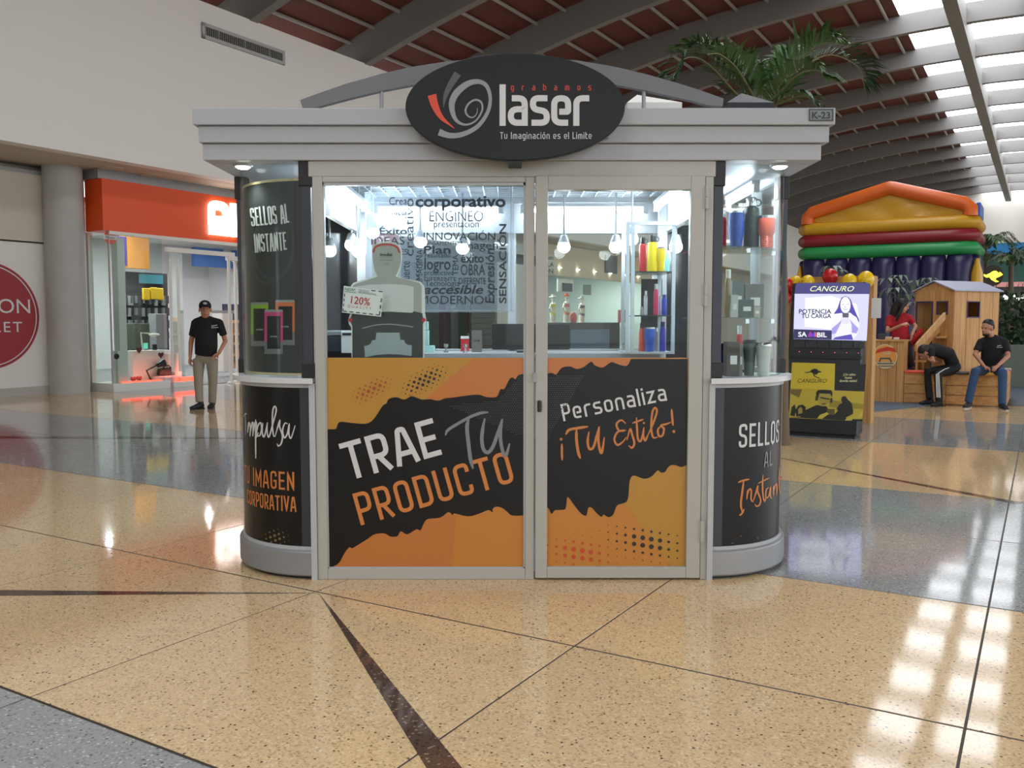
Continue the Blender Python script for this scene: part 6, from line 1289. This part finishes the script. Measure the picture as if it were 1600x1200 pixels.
# ================================================================== PEOPLE
def remesh(name, mb, m, par, vox, sm=4):
    me = bpy.data.meshes.new('t'); me.from_pydata([tuple(v) for v in mb.v], [], mb.f); bm = bmesh.new(); bm.from_mesh(me); bmesh.ops.recalc_face_normals(bm, faces=bm.faces[:]); bm.to_mesh(me); bm.free()
    o = bpy.data.objects.new('t', me); C.objects.link(o); r = o.modifiers.new('r', 'REMESH'); r.mode = 'VOXEL'; r.voxel_size = vox
    s = o.modifiers.new('s', 'SMOOTH'); s.factor = .5; s.iterations = sm
    d = bpy.data.meshes.new_from_object(o.evaluated_get(bpy.context.evaluated_depsgraph_get())); bpy.data.objects.remove(o)
    d.name = name; d.materials.clear(); d.materials.append(m); d.shade_smooth()
    n = bpy.data.objects.new(name, d); C.objects.link(n)
    if par is not None: adopt(n, par)
    return n
def basis(f, up):
    f = V(f).normalized(); s = f.cross(V(up)).normalized(); u = s.cross(f).normalized(); return f, s, u
def hand(q, w, d, n, curl=.5, s=1):
    """palm, four unequal bent fingers and a thumb off the side"""
    d = V(d).normalized(); n = V(n); n = (n - d * n.dot(d)).normalized(); x = d.cross(n)
    M = Matrix((x, n, d)).transposed()
    q.ell(w + d * .045 * s, (.04 * s, .016 * s, .055 * s), 10, 7, M)
    for i, l in enumerate((.07, .08, .075, .058)):
        b = w + d * .085 * s + x * (-.028 + i * .0185) * s; c1 = (d + n * curl).normalized(); c2 = (d + n * curl * 2.6).normalized()
        q.tube([b - d * .02, b + d * .005, b + c1 * l * .5 * s, b + c1 * l * .5 * s + c2 * l * .5 * s], [.0095 * s, .0095 * s, .009 * s, .007 * s], 7)
    b = w + d * .03 * s - x * .034 * s; t = (d * .8 - x * .75 + n * .3).normalized(); q.tube([b + x * .015, b + t * .03 * s, b + (t + d * .3).normalized() * .062 * s], [.013 * s, .011 * s, .008 * s], 7)
def head(q, c, f, up, s=1, beard=None):
    f, sd, u = basis(f, up); M = Matrix((sd, f, u)).transposed(); P = lambda x, y, z: c + sd * x * s + f * y * s + u * z * s
    q.ell(P(0, -.012, .03), (.074 * s, .094 * s, .088 * s), 16, 10, M); q.ell(P(0, .018, -.045), (.058 * s, .07 * s, .07 * s), 14, 9, M); q.ell(P(0, .045, -.085), (.034 * s, .036 * s, .03 * s), 10, 7, M)
    q.tube([P(0, .082, .018), P(0, .104, -.022), P(0, .096, -.03)], [.009 * s, .016 * s, .012 * s], 8); q.ell(P(0, .078, .03), (.05 * s, .018 * s, .012 * s), 10, 6, M)
    q.ell(P(0, .088, -.06), (.022 * s, .01 * s, .009 * s), 8, 6, M)
    for k_ in (-1, 1): q.ell(P(k_ * .076, -.008, -.008), (.01 * s, .02 * s, .032 * s), 8, 6, M)
    return P, M
def face_parts(P, M, par, s=1):
    for k_ in (-1, 1): mk('eye', MB().ell(P(k_ * .031, .084, .012), (.008 * s, .005 * s, .005 * s), 8, 6, M), PRK, par, smooth=True)
    mk('mouth', MB().ell(P(0, .096, -.06), (.021 * s, .004 * s, .004 * s), 8, 5, M), mat('lip', (130, 70, 62), .5), par, smooth=True)
def limb(q, pts, r): q.tube(pts, r, 12)
def shoe(name, a, t, m, sole, par, s=1):
    d = (t - a); d.z = 0; l = d.length; d = d.normalized() if l > .01 else -A; x = d.cross(Z)
    q = MB(); hz = min(a.z, .1); g = lambda f, z: V((a.x, a.y, 0)) + d * f * s + Z * z * s
    base = max(0, 0)
    q.tube([g(-.07, .045), g(-.03, .055), g(.06, .05), g(.13, .038), g(.19, .032), g(.205, .03)], [(.034, .04), (.042, .052), (.046, .045), (.05, .034), (.042, .028), (.015, .012)], 12, up=x)
    q.tube([g(-.03, .05), g(-.025, .11)], [.048, .045], 12)
    o = mk(name, q, m, par, smooth=True)
    mk('sole', MB().prism([g(-.085, 0) + x * .03, g(-.085, 0) - x * .03, g(.05, 0) - x * .045, g(.16, 0) - x * .045, g(.21, 0) - x * .015, g(.21, 0) + x * .015, g(.16, 0) + x * .045, g(.05, 0) + x * .045], Z * .02), sole, o)
BK = mat('cloth_black', (13, 13, 15), .85, var=.15, scale=12, bump=.25, bscale=14); KHA = mat('cloth_khaki', (142, 134, 118), .85, var=.08, scale=10, bump=.3, bscale=12); JEA = mat('cloth_denim', (48, 76, 112), .85, var=.15, scale=12, bump=.25, bscale=14)
REDC = mat('cloth_red', (168, 26, 38), .85, var=.1, scale=10, bump=.25, bscale=12); HAIR = mat('hair_dark', (26, 20, 18), .6, var=.2, scale=30); SOLE = mat('sole_pale', (186, 182, 170), .6); SHB = mat('shoe_black', (22, 24, 32), .6)
def figure(name, label, J, f, skin, shirt, pants, k=1, hk=1.08, sleeve=.72, tw_=(.17, .105), loc=None, vox=.011):
    t = T(name, label, 'person', loc or (J['pel'].x, J['pel'].y, 0))
    lat = (J['sR'] - J['sL']).normalized(); hl = (J['hR'] - J['hL']).normalized()
    q = MB(); P, M = head(q, J['head'], J['face'], J['hup'], k * hk)
    q.tube([J['head'] - J['hup'].normalized() * .04 * k, J['neck'], J['chest']], [.052 * k, .055 * k, .07 * k], 12)
    q.tube([J['chest'], J['bel'], J['pel']], [(.13 * k, .085 * k), (.12 * k, .085 * k), (.13 * k, .09 * k)], 14, up=lat)
    for s_ in 'LR':
        limb(q, [J['chest'] + (J['s' + s_] - J['chest']) * .4, J['s' + s_], J['e' + s_], J['w' + s_]], [.055 * k, .052 * k, .04 * k, .027 * k])
        limb(q, [J['h' + s_], J['k' + s_], J['a' + s_]], [.075 * k, .052 * k, .036 * k])
        hand(q, J['w' + s_], J['d' + s_], J['n' + s_], J.get('curl', .6), k)
    remesh('body', q, skin, t, .0075 * k, 3)
    face_parts(P, M, t, k)
    q = MB(); w_, d_ = tw_
    for s_ in 'LR': q.tube([J['neck'] + (J['neck'] - J['chest']) * .06, J['neck'].lerp(J['s' + s_], .5), J['s' + s_]], [.06 * k, .066 * k, .07 * k], 12)
    q.tube([J['neck'] + (J['neck'] - J['chest']) * .12, J['neck'].lerp(J['chest'], .4), J['chest'], J['bel'], J['pel'].lerp(J['bel'], .25)], [(.07 * k, .06 * k), (w_ * .82, d_ * .8), (w_, d_), (w_ * J.get('bw', .95), d_ * J.get('bd', 1.05)), (w_ * J.get('pw', .95), d_ * 1.05)], 18, up=lat)
    for s_ in 'LR': limb(q, [J['chest'].lerp(J['s' + s_], .5), J['s' + s_], J['s' + s_].lerp(J['e' + s_], sleeve)], [.075 * k, .068 * k, .062 * k])
    remesh('shirt', q, shirt, t, .012 * k, 5)
    q = MB(); q.tube([J['pel'].lerp(J['bel'], .45), J['pel'], J['pel'] - (J['bel'] - J['pel']).normalized() * .07], [(.15 * k, .1 * k), (.165 * k, .115 * k), (.14 * k, .1 * k)], 16, up=hl)
    for s_ in 'LR': limb(q, [J['h' + s_] + (J['k' + s_] - J['h' + s_]) * -.05, J['h' + s_].lerp(J['k' + s_], .35), J['k' + s_], J['k' + s_].lerp(J['a' + s_], .6), J['a' + s_] + (J['a' + s_] - J['k' + s_]) * .09], [.095 * k, .09 * k, .073 * k, .066 * k, .062 * k])
    remesh('trousers', q, pants, t, .012 * k, 5)
    return t, P, M
# walking man on the left
mY = 14.85
j = lambda x, y, d=0: at(270 + x / 5.4545, 440 + y / 5.4545, mY + d)
J = dict(head=j(276, 240, -.02), neck=j(274, 316), chest=j(285, 400), bel=j(285, 540, -.03), pel=j(280, 655), sL=j(190, 352), sR=j(402, 356), eL=j(155, 520, .05), eR=j(448, 508, .08), wL=j(148, 648, -.05), wR=j(392, 612, -.12), hL=j(222, 668), hR=j(335, 668), kL=j(218, 840, -.08), kR=j(342, 850, .02), aL=j(228, 1012, -.12), aR=j(336, 1020, .05),
         dL=V((-.05, -.15, -1)), nL=V((.9, -.3, 0)), dR=V((-.75, -.2, -.55)), nR=V((0, -.6, -.8)), face=V((.35, -1, -.02)), hup=Z, bw=1.02, bd=1.2, pw=.98)
t, P, M = figure('person', 'man in black cap, black T-shirt and khaki trousers walking by the orange shop', J, None, SKIN, BK, KHA, 1.04, 1.2, .66, (.185, .125), loc=(at(318, 637, mY).x, mY, 0))
mk('cap', MB().ell(P(0, -.012, .05), (.1, .122, .1), 18, 10, M), BK, t, smooth=True); mk('cap_peak', MB().ell(P(0, .128, .048), (.084, .095, .013), 16, 6, M), BK, t, smooth=True); mk('cap_badge', MB().ell(P(0, .09, .085), (.035, .012, .022), 10, 6, M), LGREY, t)
for s_, a_, tx, ty in (('L', J['aL'], 172, 1082), ('R', J['aR'], 345, 1090)):
    g_ = V((a_.x, a_.y, 0)); shoe('shoe', V((a_.x, a_.y, .08)), g_ + (V((-.08, -.24, 0)) if s_ == 'L' else V((.03, -.22, 0))), SHB, BLACK, t, 1.1)
p = j(345, 380, -.16); letter('shirt_print', [ribbon([(0, 0), (.085, .02)], .012), ribbon([(0, -.025), (.1, -.02)], .012)], lambda x, y: p + V((x - .03, -.005 + x * .5, y)), LGREY, t)
# seated man at the right
sA = PA
g = lambda x, y, a: ata(1370 + x / 5.714, 440 + y / 5.714, a)
J = dict(head=g(985, 418, sA + .03), neck=g(1030, 500, sA + .1), chest=g(1040, 575, sA + .1), bel=g(1030, 680, sA + .12), pel=g(1015, 770, sA + .16), sL=g(925, 545, sA + .08), sR=g(1150, 545, sA + .12), eL=g(878, 650, sA - .02), eR=g(1170, 668, sA - .0), wL=g(955, 752, sA - .28), wR=g(1080, 752, sA - .28), hL=g(965, 790, sA + .12), hR=g(1075, 790, sA + .12), kL=g(880, 800, sA - .36), kR=g(1125, 810, sA - .38), aL=g(822, 1055, sA - .38), aR=g(1120, 1075, sA - .42),
         dL=V((.6, -.5, -.4)), nL=V((0, .3, -1)), dR=V((-.7, -.5, -.3)), nR=V((0, .3, -1)), face=V((-.85, -.45, -.12)), hup=V((-.1, -.05, 1)))
t, P, M = figure('person', 'bearded man in black polo shirt and blue jeans sitting on the fence bench', J, None, SKIN, BK, JEA, 1.02, 1.1, .7, (.185, .12))
mk('hair', MB().ell(P(0, -.03, .068), (.09, .102, .086), 16, 10, M).ell(P(0, -.062, .02), (.084, .07, .085), 14, 9, M), HAIR, t, smooth=True); mk('beard', MB().ell(P(0, .03, -.085), (.058, .058, .045), 14, 8, M), HAIR, t, smooth=True)
mk('belt', MB().tube([J['bel'].lerp(J['pel'], .62), J['bel'].lerp(J['pel'], .7)], [(.178, .128), (.178, .128)], 20, up=B), mat('belt_black', (20, 20, 22), .4), t)
for s_, dx in (('L', -.12), ('R', .02)): a_ = J['a' + s_]; shoe('shoe', V((a_.x, a_.y, .08)), V((a_.x + dx - .06, a_.y - .2, 0)), SHB, SOLE, t, 1.12)
p = g(1075, 575, sA - .06); letter('shirt_print', [ribbon([(0, 0), (.06, .012)], .012), ribbon([(-.01, -.025), (.08, -.02)], .008)], lambda x, y: p + B * x + A * x * .1 + Z * y, LGREY, t)
# boy bent over
kA = sA
J = dict(head=g(425, 640, kA - .2), neck=g(470, 600, kA - .12), chest=g(535, 610, kA - .02), bel=g(640, 650, kA + .08), pel=g(690, 765, kA + .12), sL=g(480, 620, kA - .2), sR=g(545, 590, kA + .12), eL=g(500, 720, kA - .3), eR=g(560, 720, kA + .1), wL=g(455, 690, kA - .32), wR=g(500, 705, kA - .1), hL=g(670, 790, kA + .02), hR=g(700, 775, kA + .2), kL=g(545, 830, kA - .32), kR=g(450, 800, kA - .1), aL=g(555, 1050, kA - .34), aR=g(470, 1025, kA - .12),
         dL=V((-.5, -.1, .6)), nL=V((0, 0, 1)), dR=V((-.6, 0, .4)), nR=V((0, 0, 1)), face=V((-.75, -.1, -.75)), hup=V((-.7, -.1, .65)), bw=1, bd=1.1)
t, P, M = figure('person', 'boy in black T-shirt and striped black track pants bent over on the fence bench', J, None, SKIN, BK, mat('cloth_black_track', (16, 16, 18), .7, bump=.2, bscale=14), .96, 1.1, .55, (.165, .11))
mk('hair', MB().ell(P(0, -.028, .05), (.092, .106, .098), 16, 10, M), HAIR, t, smooth=True)
WST = mat('stripe_white', (220, 220, 220), .7)
for i in (-1, 0, 1):
    of_ = A * -.078 + B * .0
    pts = [J['hL'].lerp(J['kL'], .12), J['hL'].lerp(J['kL'], .5), J['kL'], J['kL'].lerp(J['aL'], .5), J['aL'].lerp(J['kL'], .08)]
    sh_v = [A * -.082 + Z * (.03 + i * .026), A * -.08 + Z * (.03 + i * .026), A * -.07 + Z * (.02 + i * .014) + B * i * .02, A * -.066 + B * i * .024, A * -.06 + B * i * .024]
    mk('side_stripe', MB().tube([p + o for p, o in zip(pts, sh_v)], .008, 6), WST, t, smooth=True)
for s_, dx in (('L', -.14), ('R', -.2)): a_ = J['a' + s_]; shoe('shoe', V((a_.x, a_.y, .08)), V((a_.x + dx, a_.y - .1, 0)), SHB, BLACK, t, 1.1)
# woman in red behind the counter
wA = PA + .72
h = lambda x, y, d=0: ata(1370 + x / 5.714, 440 + y / 5.714, wA + d)
J = dict(head=h(232, 218), neck=h(205, 290, .05), chest=h(200, 370, .05), bel=h(205, 460, .05), pel=h(225, 545, .05), sL=h(110, 330, -.02), sR=h(300, 330, .1), eL=h(95, 445, -.12), eR=h(348, 400, .08), wL=h(225, 385, -.3), wR=h(310, 480, -.02), hL=h(190, 555), hR=h(262, 555, .05), kL=h(215, 670), kR=h(290, 670, -.05), aL=h(225, 755), aR=h(305, 765, -.05),
         dL=V((.8, -.2, .25)), nL=V((0, .5, -.7)), dR=V((-.2, -.2, -1)), nR=V((-1, 0, 0)), face=V((.75, -.5, -.25)), hup=V((.12, 0, 1)), curl=.9)
t, P, M = figure('person', 'long haired woman in red T-shirt standing behind the pine counter', J, None, SKIN2, REDC, mat('cloth_leggings', (28, 24, 28), .8, var=.4, scale=14), .95, 1.08, .62, (.165, .11))
for s_ in 'LR': a_ = J['a' + s_]; q = MB().ell(a_ + V((.02, -.06, -.03)), (.05, .11, .045), 12, 8); mk('shoe', q, mat('shoe_plum', (70, 40, 48), .6), t, smooth=True)
q = MB().ell(P(0, -.026, .04), (.098, .108, .1), 16, 10, M).tube([P(-.01, -.075, .05), P(-.02, -.1, -.06), P(-.03, -.1, -.18), P(-.03, -.085, -.31), P(-.03, -.07, -.38)], [.085, .092, .088, .06, .02], 12)
for k_ in (-1, 1): q.tube([P(k_ * .07, .01, .05), P(k_ * .088, .012, -.06), P(k_ * .092, 0, -.18), P(k_ * .085, -.01, -.3)], [.034, .036, .036, .014], 10)
remesh('hair', q, HAIR, t, .012, 4)
